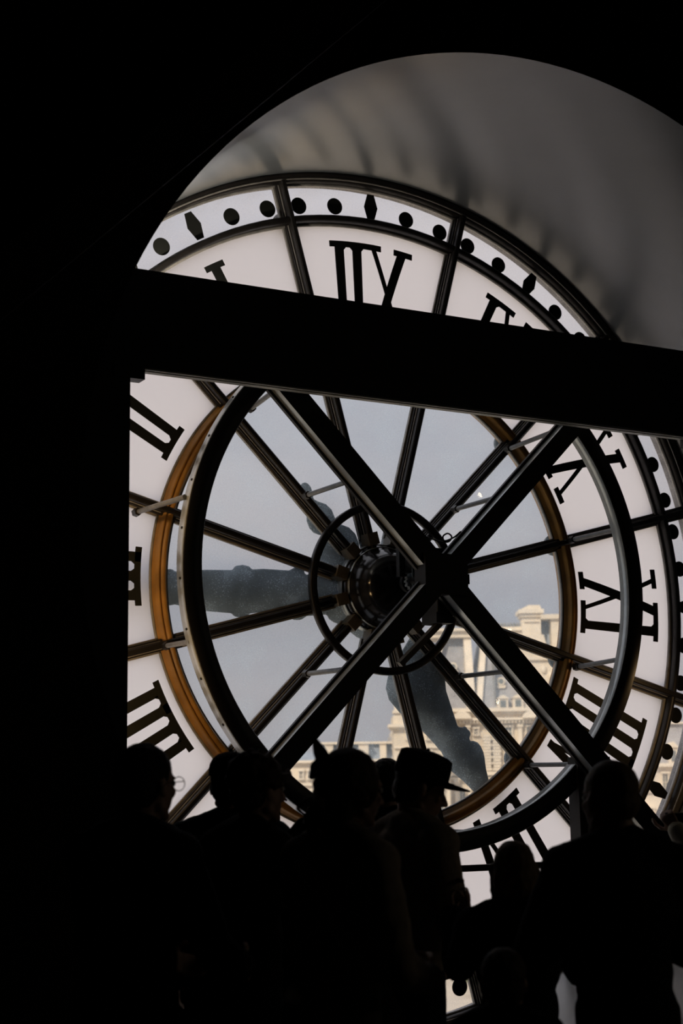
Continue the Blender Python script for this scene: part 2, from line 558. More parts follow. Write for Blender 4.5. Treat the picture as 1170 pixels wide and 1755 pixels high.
# numerals: u runs the way the dial reads from the street (mirrored in here)
def numeral(txt):
    """strokes as quads ((u,v) x4) in a box of height H; each letter slab-serifed"""
    H, T, t, sf, ov = 0.725, 0.072, 0.036, 0.042, 0.036
    q = []
    allst = []
    x = 0.0
    def quad(a, b_, c, d):
        q.append((a, b_, c, d))
    for ch in txt:
        if ch == 'I':
            quad((x, 0), (x + T, 0), (x + T, H), (x, H))
            stems = [(x, x + T, 1, 1)]
            adv = T + 2 * ov
        elif ch == 'V':
            w = 0.30
            quad((x + 0.105, 0), (x + 0.105 + T * 0.95, 0), (x + T, H), (x, H))
            quad((x + 0.125, 0), (x + 0.125 + t, 0), (x + w, H), (x + w - t, H))
            stems = [(x, x + T, 1, 0), (x + w - t - 0.02, x + w + 0.02, 1, 0)]
            adv = w + 2 * ov
        else:
            w = 0.31
            quad((x + w - T, 0), (x + w, 0), (x + T, H), (x, H))
            quad((x + 0.01, 0), (x + 0.01 + t, 0), (x + w, H), (x + w - t, H))
            stems = [(x, x + T, 1, 0), (x + w - t - 0.015, x + w + 0.015, 1, 0), (x + w - T, x + w, 0, 1), (x - 0.005, x + t + 0.025, 0, 1)]
            adv = w + 2 * ov
        allst += stems
        x += adv
    for which, y0, y1, dr in ((2, H - sf, H, -1), (3, 0, sf, 1)):
        row = sorted(st for st in allst if st[which])
        yy = y0 if dr < 0 else y1
        for i, (s0, s1, f0, f1) in enumerate(row):
            quad((s0 - ov - 0.004, y0), (s1 + ov + 0.004, y0), (s1 + ov + 0.004, y1), (s0 - ov - 0.004, y1))
            if f0 and f1 and i and s0 - row[i - 1][1] < 0.11:
                quad((s0 - 0.020, yy), (s0 + 0.01, yy), (s0 + 0.01, yy + dr * 0.022), (s0, yy + dr * 0.022))
            if f0 and f1 and i + 1 < len(row) and row[i + 1][0] - s1 < 0.11:
                quad((s1 + 0.020, yy), (s1 - 0.01, yy), (s1 - 0.01, yy + dr * 0.022), (s1, yy + dr * 0.022))
    x0 = min(p[0] for qq in q for p in qq)
    x1 = max(p[0] for qq in q for p in qq)
    return [[(p[0] - (x0 + x1) / 2, p[1]) for p in qq] for qq in q]

R0 = 1.725
def numeral_mesh(txt):
    g = MB()
    for qi, qq in enumerate(numeral(txt)):
        lift = 0.00025 * (qi % 5)
        n = 8 if abs(qq[3][1] - qq[0][1]) > 0.3 else 1
        mw = 6 if n == 1 and abs(qq[1][0] - qq[0][0]) > 0.1 else 1
        fr, bk = [], []
        for j in range(n + 1):
            for i in range(mw + 1):
                s, e = j / n, i / mw
                L = [qq[0][c] + (qq[3][c] - qq[0][c]) * s for c in (0, 1)]
                R = [qq[1][c] + (qq[2][c] - qq[1][c]) * s for c in (0, 1)]
                u, v_ = L[0] + (R[0] - L[0]) * e, L[1] + (R[1] - L[1]) * e
                r = R0 + v_
                th = u * (0.84 + 0.16 * v_ / 0.725) / r
                fr.append((r * cos(th), -0.0165 - lift, r * sin(th)))
                bk.append((r * cos(th), -0.0105 - lift * 0.3, r * sin(th)))
        w = mw + 1
        f = []
        o = len(fr)
        for j in range(n):
            for i in range(mw):
                a = j * w + i
                f.append((a, a + 1, a + w + 1, a + w))
                f.append((o + a, o + a + w, o + a + w + 1, o + a + 1))
        rim = [i for i in range(w)] + [j * w + mw for j in range(1, n + 1)] + [n * w + i for i in range(mw - 1, -1, -1)] + [j * w for j in range(n - 1, 0, -1)]
        for i in range(len(rim)):
            a, c = rim[i], rim[(i + 1) % len(rim)]
            f.append((a, c, o + c, o + a))
        g.add(fr + bk, f)
    return g.mesh('roman_numeral', M['numeral'])
for h, txt in enumerate(['I', 'II', 'III', 'IIII', 'V', 'VI', 'VII', 'VIII', 'IX', 'X', 'XI', 'XII'], 1):
    # th>0 is counter-clockwise from in here = the street's reading direction
    nm = link('roman_numeral', numeral_mesh(txt), clock, rot=rot_of(90 + 30 * h))
    nm['label'] = 'black mirrored roman numeral ' + txt
# minute dots and hour lozenges on the outer glass
b = MB()
b.cone((0, -0.0105, 0), (0, -0.0165, 0), 0.059, 0.059, 32, smooth=False)
dot_me = b.mesh('minute_dot', M['numeral'])
b = MB()
b.prism([(-0.096, -0.026), (-0.096, 0.026), (0.0, 0.054), (0.096, 0.026), (0.096, -0.026), (0.0, -0.054)], 0.0105, 0.0165)
loz_me = b.mesh('hour_lozenge', M['numeral'])
RD = 2.70
for h in range(12):
    for dd in (-12.353, -6.214, 6.214, 12.353):
        a = radians(30 * h + dd)
        link('minute_dot', dot_me, clock, (RD * cos(a), 0, RD * sin(a)))
    a = radians(30 * h)
    link('hour_lozenge', loz_me, clock, (2.725 * cos(a), 0, 2.725 * sin(a)), rot_of(30 * h))

# hands, outside the glass
H1 = [(0.30, 0.06), (-0.12, 0.110), (-0.37, 0.112), (-0.473, 0.098), (-0.486, 0.137), (-0.526, 0.160), (-0.56, 0.137), (-0.593, 0.120), (-0.789, 0.120), (-0.875, 0.111), (-0.888, 0.130),
      (-0.94, 0.138), (-0.992, 0.128), (-1.008, 0.100), (-1.213, 0.090), (-1.419, 0.066), (-1.447, 0.083), (-1.49, 0.076), (-1.56, 0.055), (-2.05, 0.045), (-2.45, -0.04),
      (-2.05, -0.125), (-1.56, -0.135), (-1.487, -0.148), (-1.458, -0.154), (-1.418, -0.145), (-1.213, -0.178), (-1.013, -0.185), (-1.0, -0.203), (-0.95, -0.213), (-0.905, -0.205),
      (-0.89, -0.180), (-0.661, -0.155), (-0.60, -0.165), (-0.585, -0.195), (-0.556, -0.210), (-0.508, -0.209), (-0.463, -0.181), (-0.374, -0.172), (-0.307, -0.163), (-0.285, -0.195),
      (-0.25, -0.215), (-0.163, -0.237), (-0.113, -0.283), (-0.073, -0.309), (0.0, -0.335), (0.12, -0.30), (0.30, -0.12), (0.62, -0.09), (0.72, -0.02), (0.62, 0.06)]
H2 = [(0.2, 0.02), (0.339, -0.287), (0.23, -0.44), (0.144, -0.574), (0.126, -0.654), (0.150, -0.733), (0.232, -0.819), (0.324, -0.870), (0.417, -0.945), (0.510, -1.032), (0.566, -1.088), (0.620, -1.200),
      (0.743, -1.289), (0.862, -1.391), (1.05, -1.56), (1.10, -1.60), (1.09, -1.52), (0.985, -1.40), (0.945, -1.29), (0.923, -1.202), (0.915, -1.13), (0.905, -1.085), (0.885, -1.045), (0.86, -1.02), (0.825, -1.008), (0.797, -1.012),
      (0.790, -0.985), (0.803, -0.965), (0.797, -0.940), (0.775, -0.925), (0.765, -0.908), (0.735, -0.915), (0.697, -0.911), (0.652, -0.786), (0.608, -0.665), (0.597, -0.544), (0.551, -0.443), (0.458, -0.344), (0.36, -0.22), (0.28, 0.02)]
T2 = [(0.10, 0.124), (-0.03, 0.17), (-0.085, 0.235), (-0.068, 0.28), (-0.075, 0.335), (-0.101, 0.395), (-0.15, 0.436), (-0.206, 0.452), (-0.250, 0.455), (-0.262, 0.50), (-0.285, 0.55), (-0.33, 0.585), (-0.386, 0.598), (-0.426, 0.612),
      (-0.428, 0.65), (-0.445, 0.695), (-0.47, 0.72), (-0.500, 0.722), (-0.520, 0.700), (-0.522, 0.665), (-0.503, 0.625), (-0.468, 0.594), (-0.462, 0.56), (-0.472, 0.518), (-0.472, 0.46), (-0.452, 0.412), (-0.42, 0.383), (-0.375, 0.370), (-0.325, 0.373),
      (-0.355, 0.335), (-0.378, 0.29), (-0.380, 0.23), (-0.372, 0.175), (-0.26, 0.14), (-0.166, 0.09), (-0.05, 0.0), (0.06, 0.0)]
def hand(name, polys, d0, d1, label):
    o_ = None
    for i, pl in enumerate(polys):
        g = MB()
        g.prism(pl, d0, d1)
        # raised spine so the hand is not a flat sheet
        me = g.mesh(name if i == 0 else 'counterweight', M['hand'])
        o = link(name if i == 0 else 'counterweight', me, clock if i == 0 else o_)
        bevel(o, 0.008, 1)
        if i == 0:
            o_ = o
            o['label'] = label
hand('minute_hand', [H1], -0.135, -0.165, 'long spindle shaped dark hand')
hand('hour_hand', [H2, T2], -0.095, -0.125, 'short broad leaf shaped dark hand with a trefoil tail')
# hub
b = MB()
pr = [(0.30, -0.17), (0.315, -0.02), (0.33, 0.02), (0.33, 0.085), (0.312, 0.095), (0.305, 0.13), (0.290, 0.14), (0.285, 0.175)]
pr += [(0.27 * cos(radians(t)), 0.18 + 0.17 * sin(radians(t))) for t in (5, 20, 35, 50, 65, 80)]
pr += [(0.004, 0.352), (0.004, -0.17)]
b.lathe([(r * 0.89, d) for r, d in pr], 64)
hub = b.build('hub', M['hub'], clock)
b = MB()
b.lathe(chamf(0.294, 0.308, 0.0, 0.06, 0.004), 64)
b.lathe(chamf(0.276, 0.282, 0.09, 0.115, 0.002), 64)
b.build('hub_ring', M['grey_steel'], hub)
b = MB()
b.lathe(chamf(0.535, 0.587, 0.105, 0.145, 0.008), 96)
hr = tag(b.build('hub_hoop', M['black_steel'], clock), 'black hoop bolted across the spokes round the hub')
b = MB()
b.cone((0, -0.145, 0), (0, -0.152, 0), 0.011, 0.011, 10)
blt = b.mesh('bolt', M['bronze'])
for i in range(24):
    a = radians(7.5 + 15 * i)
    link('bolt', blt, hr, (0.561 * cos(a), 0, 0.561 * sin(a)))

# ------------------------------------------------------------------ steel frame in front of the clock
frame = empty('support_frame', (0, -0.7, ZC), 'black steel frame with a big ring, crossed beams and a header beam bracing the clock', 'frame')
OF = Vector((0, 0.7, 0))      # clock axis origin in the frame's own coordinates
def fbuild(g, name, mt, parent=frame):
    o = g.build(name, mt, parent, OF if parent is frame else (0, 0, 0))
    return o
b = MB()
b.lathe([(1.612, 0.60), (1.612, 0.692), (1.620, 0.70), (1.727, 0.70), (1.735, 0.692), (1.735, 0.60)], 160, segmat=[1, 0, 0, 0, 1, 0])  # window light on the rims put into their grey colour
ring = tag(fbuild(b, 'brace_ring', [M['black_steel'], M['grey_steel']]), 'large black ring, its edges coloured grey for the window light')
b = MB()
b.cone((1.7335, -0.65, 0), (1.741, -0.65, 0), 0.008, 0.008, 8)
blt = b.mesh('bolt', M['black_steel'])
for i in range(36):
    link('bolt', blt, ring, rot=rot_of(10 * i + 3))
def xbeam(a_deg, w, dfront, r_in=0.0):
    g = MB()
    a = radians(a_deg)
    e = Vector((cos(a), 0, sin(a)))
    n = Vector((-sin(a), 0, cos(a)))
    L0, L1 = -2.86, 1.62
    for (ww, da, db, m0, m1) in ((w, dfront, dfront - 0.072, 0, 1), (w + 0.036, dfront - 0.072, dfront - 0.10, 0, 0)):  # sides coloured grey for light from the window, room face left black
        P = []
        for L in (L0, L1):
            for s, d in ((-1, da), (1, da), (1, db), (-1, db)):
                P.append(e * L + n * (s * ww / 2) + Vector((0, -d, 0)))
        g.add(P, [(0, 1, 5, 4)], m0)
        g.add(P, [(1, 2, 6, 5), (3, 0, 4, 7)], m1)
        g.add(P, [(2, 3, 7, 6), (3, 2, 1, 0), (4, 5, 6, 7)], m0)
    return tag(fbuild(g, 'cross_beam', [M['black_steel'], M['grey_steel']]), None)
xbeam(45, 0.128, 0.862)
xbeam(135, 0.146, 0.846)
b = MB()
b.box((-0.16, -0.868, -0.13), (0.16, -0.74, 0.13))
fbuild(b, 'crossing_plate', M['black_steel'])
# header beam with pale ribbed soffit
b = MB()
b.prism([(-2.42, 1.058), (2.30, 1.064), (2.30, 1.674), (-2.42, 1.640)], 0.905, 1.0)
hb = fbuild(b, 'header_beam', M['black_steel'])
b = MB()
b.box((-2.11, -0.990, 1.049), (2.02, -0.972, 1.0575))
b.box((-2.13, -0.967, 1.044), (2.04, -0.942, 1.0575))
b.box((-2.13, -0.937, 1.047), (2.04, -0.912, 1.0575))
sof = b.build('soffit_trim', mat('pale_soffit_paint', (0.62, 0.64, 0.58), 0.5, var=0.12, scale=6), hb)
sof['label'] = 'pale ribbed strip under the header beam'
for sx, x0, x1 in ((-1, -2.30, -2.112), (1, 1.945, 2.30)):
    b = MB()
    b.box((x0, -1.01, 0.985), (x1, -0.92, 1.06))
    fbuild(b, 'corner_bracket', M['black_steel'])
for s in (-1, 1):
    b = MB()
    x0, x1 = (-2.40, -2.197) if s < 0 else (2.20, 2.40)
    zb = -sqrt(2.90 ** 2 - x1 ** 2) if s < 0 else -sqrt(2.90 ** 2 - x0 ** 2)
    b.box((x0 if s > 0 else -2.62, -1.0, zb + 0.02), (x1 if s < 0 else 2.62, -0.905, 1.06))
    fbuild(b, 'side_post', M['black_steel'])
    b = MB()
    xa, xb = (1.09, 1.36) if s > 0 else (-1.36, -1.12)
    zb = -sqrt(2.90 ** 2 - 1.12 ** 2)
    b.box((xa, -0.72, zb + 0.02), (xb, -0.61, -1.14))
    fbuild(b, 'leg', M['black_steel'])
# tie rods from the glazing bars to the ring and beams
ES = [((-1.797, 0.384), (-1.70, 0.40)), ((-1.593, -0.44), (-1.66, -0.462)), ((-1.003, 1.132), (-1.12, 1.10)), ((1.042, 1.052), (1.09, 1.09)), ((1.581, -0.49), (1.595, -0.47)),
      ((1.125, -1.181), (1.155, -1.187)), ((0.435, -1.616), (0.40, -1.617)), ((-0.44, -1.60), (-0.42, -1.62)), ((1.58, 0.43), (1.62, 0.44)), ((-0.43, 1.60), (-0.44, 1.62)), ((0.43, 1.60), (0.44, 1.62)), ((-1.15, -1.15), (-1.18, -1.17))]
for (x0, z0), (x1, z1) in ES:
    b = MB()
    b.cone((x0, -0.118, z0), (x1, -0.64, z1), 0.0165, 0.0165, 12)
    rd = fbuild(b, 'tie_rod', M['rod_steel'])
    b = MB()
    b.cone((x0, -0.100, z0), (x0, -0.150, z0), 0.028, 0.026, 6, smooth=False)
    b.build('nut', M['bronze'], rd)
for (x0, z0, x1, z1) in ((-0.599, 0.585, -0.585, 0.585), (0.575, 0.580, 0.58, 0.58), (-0.613, -0.590, -0.605, -0.60), (0.575, -0.58, 0.585, -0.585)):
    b = MB()
    b.cone((x0, -0.108, z0), (x1, -0.765, z1), 0.0165, 0.0165, 12)
    rd = fbuild(b, 'tie_rod', M['rod_steel'])
    b = MB()
    b.cone((x0, -0.100, z0), (x0, -0.150, z0), 0.028, 0.026, 6, smooth=False)
    b.build('nut', M['bronze'], rd)

# drive of the hands, between hub and crossing beams
drive = empty('clock_drive', (0, -0.55, ZC - 0.2), 'black clock drive box with shaft, brackets and loose cable between hub and crossed beams', 'mechanism')
OD = Vector((0, 0.55, 0.2))
def dbuild(g, name, mt):
    return g.build(name, mt, drive, OD)
b = MB()
b.cone((0, -0.30, 0), (0, -0.74, 0), 0.038, 0.038, 20)
b.cone((0, -0.40, 0), (0, -0.43, 0), 0.065, 0.065, 20)
dbuild(b, 'drive_shaft', M['black_steel'])
b = MB()
b.cone((0, -0.445, 0), (0, -0.475, 0), 0.050, 0.050, 24, smooth=False)
for i in range(12):
    a = 2 * pi * i / 12
    b.box((0.052 * cos(a) - .007, -0.475, 0.052 * sin(a) - .007), (0.052 * cos(a) + .007, -0.445, 0.052 * sin(a) + .007))
dbuild(b, 'gear_wheel', M['grey_steel'])
b = MB()
b.box((0.01, -0.735, -0.235), (0.22, -0.515, 0.155))
bx = dbuild(b, 'gear_box', M['black_steel'])
bevel(bx, 0.01)
b = MB()
b.box((0.0, -0.735, -0.295), (0.125, -0.56, -0.225))
b.box((0.20, -0.735, -0.035), (0.262, -0.62, 0.03))
b.box((0.0, -0.72, 0.15), (0.16, -0.60, 0.19))
dbuild(b, 'bracket', M['black_steel'])
b = MB()
b.box((-0.032, -0.515, -0.08), (0.14, -0.502, 0.15))
dbuild(b, 'guard_plate', mat('blue_grey_plate', (0.10, 0.13, 0.15), 0.4, metal=0.3))
b = MB()
b.box((-0.105, -0.47, 0.03), (-0.06, -0.43, 0.42))
dbuild(b, 'riser_bar', M['black_steel'])
b = MB()
b.bar((0.07, -0.66, -0.29), (-0.20, -0.60, -0.555), 0.035, 0.05, (0, 1, 0))
dbuild(b, 'lever_arm', mat('brown_arm', (0.11, 0.095, 0.075), 0.5, var=0.2))
b = MB()
pts = [(-0.14, -0.70, 0.24), (-0.08, -0.72, 0.258), (-0.01, -0.73, 0.242), (0.05, -0.74, 0.228), (0.10, -0.75, 0.232), (0.115, -0.76, 0.262), (0.085, -0.76, 0.282), (0.055, -0.75, 0.262), (0.075, -0.74, 0.236), (0.14, -0.75, 0.262), (0.18, -0.77, 0.30)]
sp_ = []
for i in range(len(pts) - 1):
    P_ = [Vector(pts[max(0, min(len(pts) - 1, i + j))]) for j in (-1, 0, 1, 2)]
    for t_ in (0, .25, .5, .75):
        sp_.append(0.5 * ((2 * P_[1]) + (P_[2] - P_[0]) * t_ + (2 * P_[0] - 5 * P_[1] + 4 * P_[2] - P_[3]) * t_ ** 2 + (3 * P_[1] - P_[0] - 3 * P_[2] + P_[3]) * t_ ** 3))
sp_.append(Vector(pts[-1]))
b.tube(sp_, 0.0055, 8)
dbuild(b, 'cable', M['black_steel'])

# guard rail before the glass
rail = empty('guard_rail', (0, -0.80, 0.4), 'thin black horizontal guard rail before the lower frosted glass', 'railing')
ORL = Vector((0, 0.80, ZC - 0.4))
b = MB()
b.box((-1.60, -0.818, -1.842), (1.60, -0.782, -1.806))
b.box((-1.60, -0.824, -1.809), (1.60, -0.776, -1.803))
o = b.build('top_bar', M['black_steel'], rail, ORL)
for x in (-1.585, 1.585):
    b = MB()
    b.box((x - .015, -0.815, -2.40), (x + .015, -0.785, -1.84))
    b.build('post', M['black_steel'], rail, ORL)

# small warm floodlights fixed behind the side posts, washing the glazing
def flood(loc, aim, energy, label, col=(1.0, 0.62, 0.28)):
    e = empty('floodlight', loc, label, 'lamp', 'warm floodlights behind the steel frame')
    a = Vector(aim).normalized()
    q = a.to_track_quat('-Z', 'Y').to_matrix()
    g = MB()
    g.cone(a * -0.10, a * 0.0, 0.035, 0.05, 16)
    g.build('housing', M['black_steel'], e)
    g = MB()
    g.cone(a * 0.001, a * 0.006, 0.042, 0.042, 16)
    g.build('lens', M['lamp'], e)
    g = MB()
    g.bar(a * -0.05, a * -0.05 + Vector((0, -0.16, 0)), 0.02, 0.02, (0, 0, 1))
    g.build('bracket', M['black_steel'], e)
    L = bpy.data.lights.new('floodlight_beam', 'SPOT')
    L.energy = energy
    L.color = col
    L.spot_size = radians(150)
    L.spot_blend = 0.8
    L.shadow_soft_size = 0.04
    lo = bpy.data.objects.new('floodlight_beam', L)
    COL.objects.link(lo)
    lo.parent = e
    lo.location = a * 0.02
    lo.rotation_euler = a.to_track_quat('-Z', 'Y').to_euler()
flood((-2.235, -0.745, ZC - 0.80), (0.55, 0.75, 0.25), 12, 'small warm floodlight behind the left side post, lower on it')
flood((-2.29, -0.745, ZC + 0.45), (0.55, 0.75, -0.2), 9, 'small warm floodlight behind the left side post, higher on it')
flood((2.36, -0.745, ZC - 0.60), (-0.65, 0.75, -0.5), 5, 'small warm floodlight behind the right side post')
flood((-1.75, -0.745, ZC + 1.40), (-0.1, 0.25, 0.95), 60, 'added unseen uplight behind the header beam, brightening the left end of the reveal', (1.0, 0.88, 0.74))  # added lamp, brightens the reveal's upper left in place of glancing daylight

# diagonal steel brace on the wall, upper left
b = MB()
e = Vector((1, 0, 1)).normalized()
p0 = Vector((-1.37, -2.5, ZC + 2.79)) - e * 3.6 + Vector((-.08, 0, .08))
p1 = Vector((-1.37, -2.5, ZC + 2.79)) + e * 2.4 + Vector((-.08, 0, .08))
b.bar(p0, p1, 0.72, 0.226, (-1, 0, 1))
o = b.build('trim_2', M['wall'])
tag(o, 'dark diagonal brace above the arch, with a faint lit lower edge', kind='structure')

# ------------------------------------------------------------------ outside
GZ = CAM.z - 22.0
D0 = 220.0
org = Vector((CAM.x, CAM.y, 0)) + HD * D0
ANG = atan2(RH.y, RH.x)
def ux(u):
    return (u - 585) * 0.0803
def vz(v):
    return (1354 - v) * 0.0791 + 22.0      # above outside ground
b = MB()
b.box((-400, 12, GZ - 1.0), (500, 700, GZ))
tag(b.build('ground', M['ground']), 'sandy pale quay and street beyond the clock', kind='structure')

class BB(MB):
    def px(self, u0, u1, v0, v1, y0, y1, mi=0):
        self.box((ux(u0), y0, vz(v1)), (ux(u1), y1, vz(v0)), mi)
    def trap(self, ub0, ub1, vb, ut0, ut1, vt, y0, y1, yt0=None, mi=0):
        yt0 = y0 if yt0 is None else yt0
        v = [(ux(ub0), y0, vz(vb)), (ux(ub1), y0, vz(vb)), (ux(ub1), y1, vz(vb)), (ux(ub0), y1, vz(vb)),
             (ux(ut0), yt0, vz(vt)), (ux(ut1), yt0, vz(vt)), (ux(ut1), y1, vz(vt)), (ux(ut0), y1, vz(vt))]
        self.add(v, [(0, 3, 2, 1), (4, 5, 6, 7), (0, 1, 5, 4), (1, 2, 6, 5), (2, 3, 7, 6), (3, 0, 4, 7)], mi)

def building(name, label, cat='building', y=0.0):
    e = empty(name, (org.x + HD.x * y, org.y + HD.y * y, GZ), label, cat, None, ANG)
    return e
def one(parent, name, m_, *rects):
    g = BB()
    for r in rects:
        g.px(*r)
    return g.build(name, M[m_], parent)
def window(parent, u, v, w, h, y, arched=False):
    g = BB()
    t = 2.2
    g.px(u - w / 2 - t, u - w / 2, v - h / 2 - t, v + h / 2 + t, y - 0.35, y)
    g.px(u + w / 2, u + w / 2 + t, v - h / 2 - t, v + h / 2 + t, y - 0.35, y)
    g.px(u - w / 2 - t - 1, u + w / 2 + t + 1, v - h / 2 - t - 1.5, v - h / 2, y - 0.5, y)
    g.px(u - w / 2 - t - 1, u + w / 2 + t + 1, v + h / 2, v + h / 2 + t, y - 0.5, y)
    f = g.build('window', M['stone2'], parent)
    g = BB()
    g.px(u - w / 2, u + w / 2, v - h / 2, v + h / 2, y - 0.08, y + 0.02)
    p = g.build('pane', M['window'], f)
    g = BB()
    g.px(u - 0.5, u + 0.5, v - h / 2, v + h / 2, y - 0.14, y - 0.06)
    g.px(u - w / 2, u + w / 2, v - 0.5, v + 0.5, y - 0.14, y - 0.06)
    g.build('glazing_bar', M['stone2'], f)

pav = building('palace_pavilion', 'tall cream stone palace pavilion with grey mansard roof and chimneys beyond the glass')
GV = 1354 + 22 / 0.0791
one(pav, 'wall', 'stone', (757, 1010, 1236, GV, 0, 18))
one(pav, 'corner_block', 'stone', (668, 762, 1250, GV, -3, 18), (668, 735, 1227, 1246, -2.5, 8))
one(pav, 'corner_cornice', 'stone2', (659, 770, 1243, 1248, -4.0, 0), (662, 768, 1248, 1252, -3.6, 0))
g = BB()
g.px(671, 703, 1206, 1228, -2, 1)
g.px(668, 706, 1218, 1223, -2.5, 1.5)
g.trap(676, 698, 1206, 682, 693, 1180, -1.6, 1)
g.px(680, 695, 1192, 1195, -1.9, 1)
g.ball((ux(687.5), -0.6, vz(1174)), 0.55)
g.trap(684, 691, 1172, 687, 688, 1160, -0.9, 0)
g.build('pinnacle', M['stone2'], pav)
# roofs
g = BB()
g.trap(722, 800, 1218, 762, 799, 1086, 0.5, 14, 4.5)
g.build('mansard_roof', M['slate'], pav)
g = BB()
g.trap(808, 912, 1215, 832, 898, 1080, 0.0, 14, 4.5)
g.build('mansard_roof', M['slate'], pav)
g = BB()
g.trap(797, 812, 1218, 796, 810, 1083, -0.8, 3, 3.2)
g.trap(812, 822, 1216, 826, 838, 1096, -0.6, 3, 3.2)
g.trap(715, 727, 1218, 753, 766, 1083, -0.4, 3, 3.2)
g.build('stone_hip', M['stone2'], pav)
g = BB()
g.px(740, 812, 1074, 1087, 2.6, 10)
g.px(736, 814, 1071, 1076, 2.0, 10)
g.px(846, 902, 1069, 1083, 3.0, 12)
g.px(844, 902, 1073, 1076, 2.6, 12)
g.build('roof_cornice', M['stone2'], pav)
g = BB()
for i in range(10):
    u = 848 + i * 5.6
    g.ball((ux(u + 1.4), 4, vz(1064.5)), (0.2, 0.25, 0.36), n=8, k=5)
g.px(846, 902, 1066.5, 1069.5, 3.6, 4.6)
g.build('roof_crest', M['lead'], pav)
g = BB()
g.px(845.2, 847.0, 1125, 1208, -0.15, 3)
g.build('drain_pipe', M['lead'], pav)
# round attic windows
for (u, v, yy) in ((858, 1168, 1.2), (776, 1140, 2.0)):
    g = BB()
    g.cone((ux(u), yy + 0.8, vz(v)), (ux(u), yy - 0.5, vz(v)), 0.62, 0.58, 20)
    g.trap(u - 7, u + 7, v + 12, u - 9, u + 9, v + 7, yy - 0.4, yy + 1)
    w_ = g.build('round_window', M['stone2'], pav)
    g = BB()
    g.cone((ux(u), yy - 0.5, vz(v)), (ux(u), yy - 0.56, vz(v)), 0.36, 0.36, 16)
    g.build('pane', M['window'], w_)
for (u, v) in ((858, 1209), (884, 1208), (746, 1206)):
    g = BB()
    g.px(u - 9, u + 9, v - 10, v + 8, -1.2, 2)
    g.trap(u - 11, u + 11, v - 9, u - 2, u + 2, v - 15, -1.4, 2)
    w_ = g.build('dormer', M['stone2'], pav)
    g = BB()
    g.px(u - 5, u + 5, v - 6, v + 6, -1.28, -1.15)
    g.build('pane', M['window'], w_)
# chimneys
g = BB()
g.px(900, 933, 1052, 1108, 2, 5)
g.px(894, 938, 1040, 1047, 1.2, 5.8)
g.px(897, 935, 1046, 1053, 1.6, 5.4)
g.trap(897, 935, 1040, 912, 932, 1032, 1.8, 5.2)
g.trap(896, 942, 1112, 899, 936, 1086, 1.2, 5.6)
g.px(903, 929, 1060, 1062, 1.7, 2.2)
g.build('chimney', M['stone2'], pav)
g = BB()
g.px(833, 842, 1040, 1092, 8, 10)
g.px(830, 845, 1036, 1041, 7.5, 10.5)
g.build('chimney', M['stone'], pav)
g = BB()
g.px(890, 968, 1108, 1222, -0.6, 8)
g.px(950, 972, 1056, 1110, 1.5, 6)
g.px(932, 975, 1050, 1058, 1.0, 6.5)
g.px(888, 972, 1128, 1133, -1.1, 0)
g.px(888, 972, 1186, 1190, -1.1, 0)
for i in range(5):
    g.ball((ux(905 + i * 13), -0.7, vz(1150 + (i % 2) * 12)), (0.45, 0.3, 0.6), n=8, k=6)
g.build('carved_gable', M['stone'], pav)
g = BB()
g.trap(930, 962, 1110, 932, 952, 1060, 3.2, 9, 4.5)
g.build('mansard_roof', M['slate2'], pav)
# main cornice, frieze, pediments
g = BB()
g.px(752, 1012, 1216, 1222, -1.6, 4)
g.px(755, 1010, 1222, 1227, -1.1, 4)
g.px(754, 1012, 1233, 1237, -1.4, 2)
g.px(757, 1010, 1227, 1243, -0.6, 2)
g.build('main_cornice', M['stone2'], pav)
g = BB()
for i in range(42):
    u = 758 + i * 6
    g.px(u, u + 2.6, 1237.2, 1241.5, -1.2, -0.5)
o = g.build('modillions', M['stone2'], pav)
o['kind'] = 'stuff'
for u in (786, 906, 984):
    g = BB()
    pts = [(ux(u - 16), vz(1234)), (ux(u + 16), vz(1234))] + [(ux(u + 16 * cos(radians(t))), vz(1234) + 1.0 * sin(radians(t))) for t in range(15, 180, 15)]
    g.prism(pts, 1.9, 0.5)
    g.build('pediment', M['stone2'], pav)
for u, v, w, h in ((811, 1256, 6, 10), (867, 1257, 11, 16), (903, 1259, 9, 20), (945, 1259, 9, 20), (866, 1306, 12, 34), (906, 1308, 11, 36), (946, 1308, 11, 36), (866, 1372, 12, 36), (906, 1374, 11, 38), (811, 1372, 9, 34), (785, 1374, 9, 36)):
    window(pav, u, v, w, h, 0)
for u, v, w, h in ((693, 1262, 4.5, 11), (727, 1263, 4.5, 11), (693, 1300, 7, 18), (727, 1300, 7, 18), (712, 1372, 9, 34), (745, 1372, 9, 34)):
    window(pav, u, v, w, h, -3)
for u0, u1 in ((883, 890), (921, 928), (962, 969), (772, 778), (794, 800)):
    one(pav, 'pilaster', 'stone2', (u0, u1, 1243, 1325, -0.6, 0.2), (u0 - 1.5, u1 + 1.5, 1243, 1249, -0.8, 0.2), (u0, u1, 1338, 1460, -0.6, 0.2), (u0 - 1.5, u1 + 1.5, 1338, 1344, -0.8, 0.2))
one(pav, 'string_course', 'stone2', (757, 1010, 1325, 1332, -1.1, 0.2), (757, 1010, 1334, 1338, -0.8, 0.2), (664, 764, 1325, 1332, -4.0, 0), (668, 764, 1281, 1284, -3.4, 0))
for u in (829, 845):
    g = BB()
    for i in range(12):
        v0 = 1262 + i * 5.2
        wd = 7.5 if i % 2 else 6.0
        g.px(u - wd, u + wd, v0, v0 + 4.3, -0.75, 0.1)
    q = g.build('quoins', M['stone2'], pav)
    q['kind'] = 'stuff'

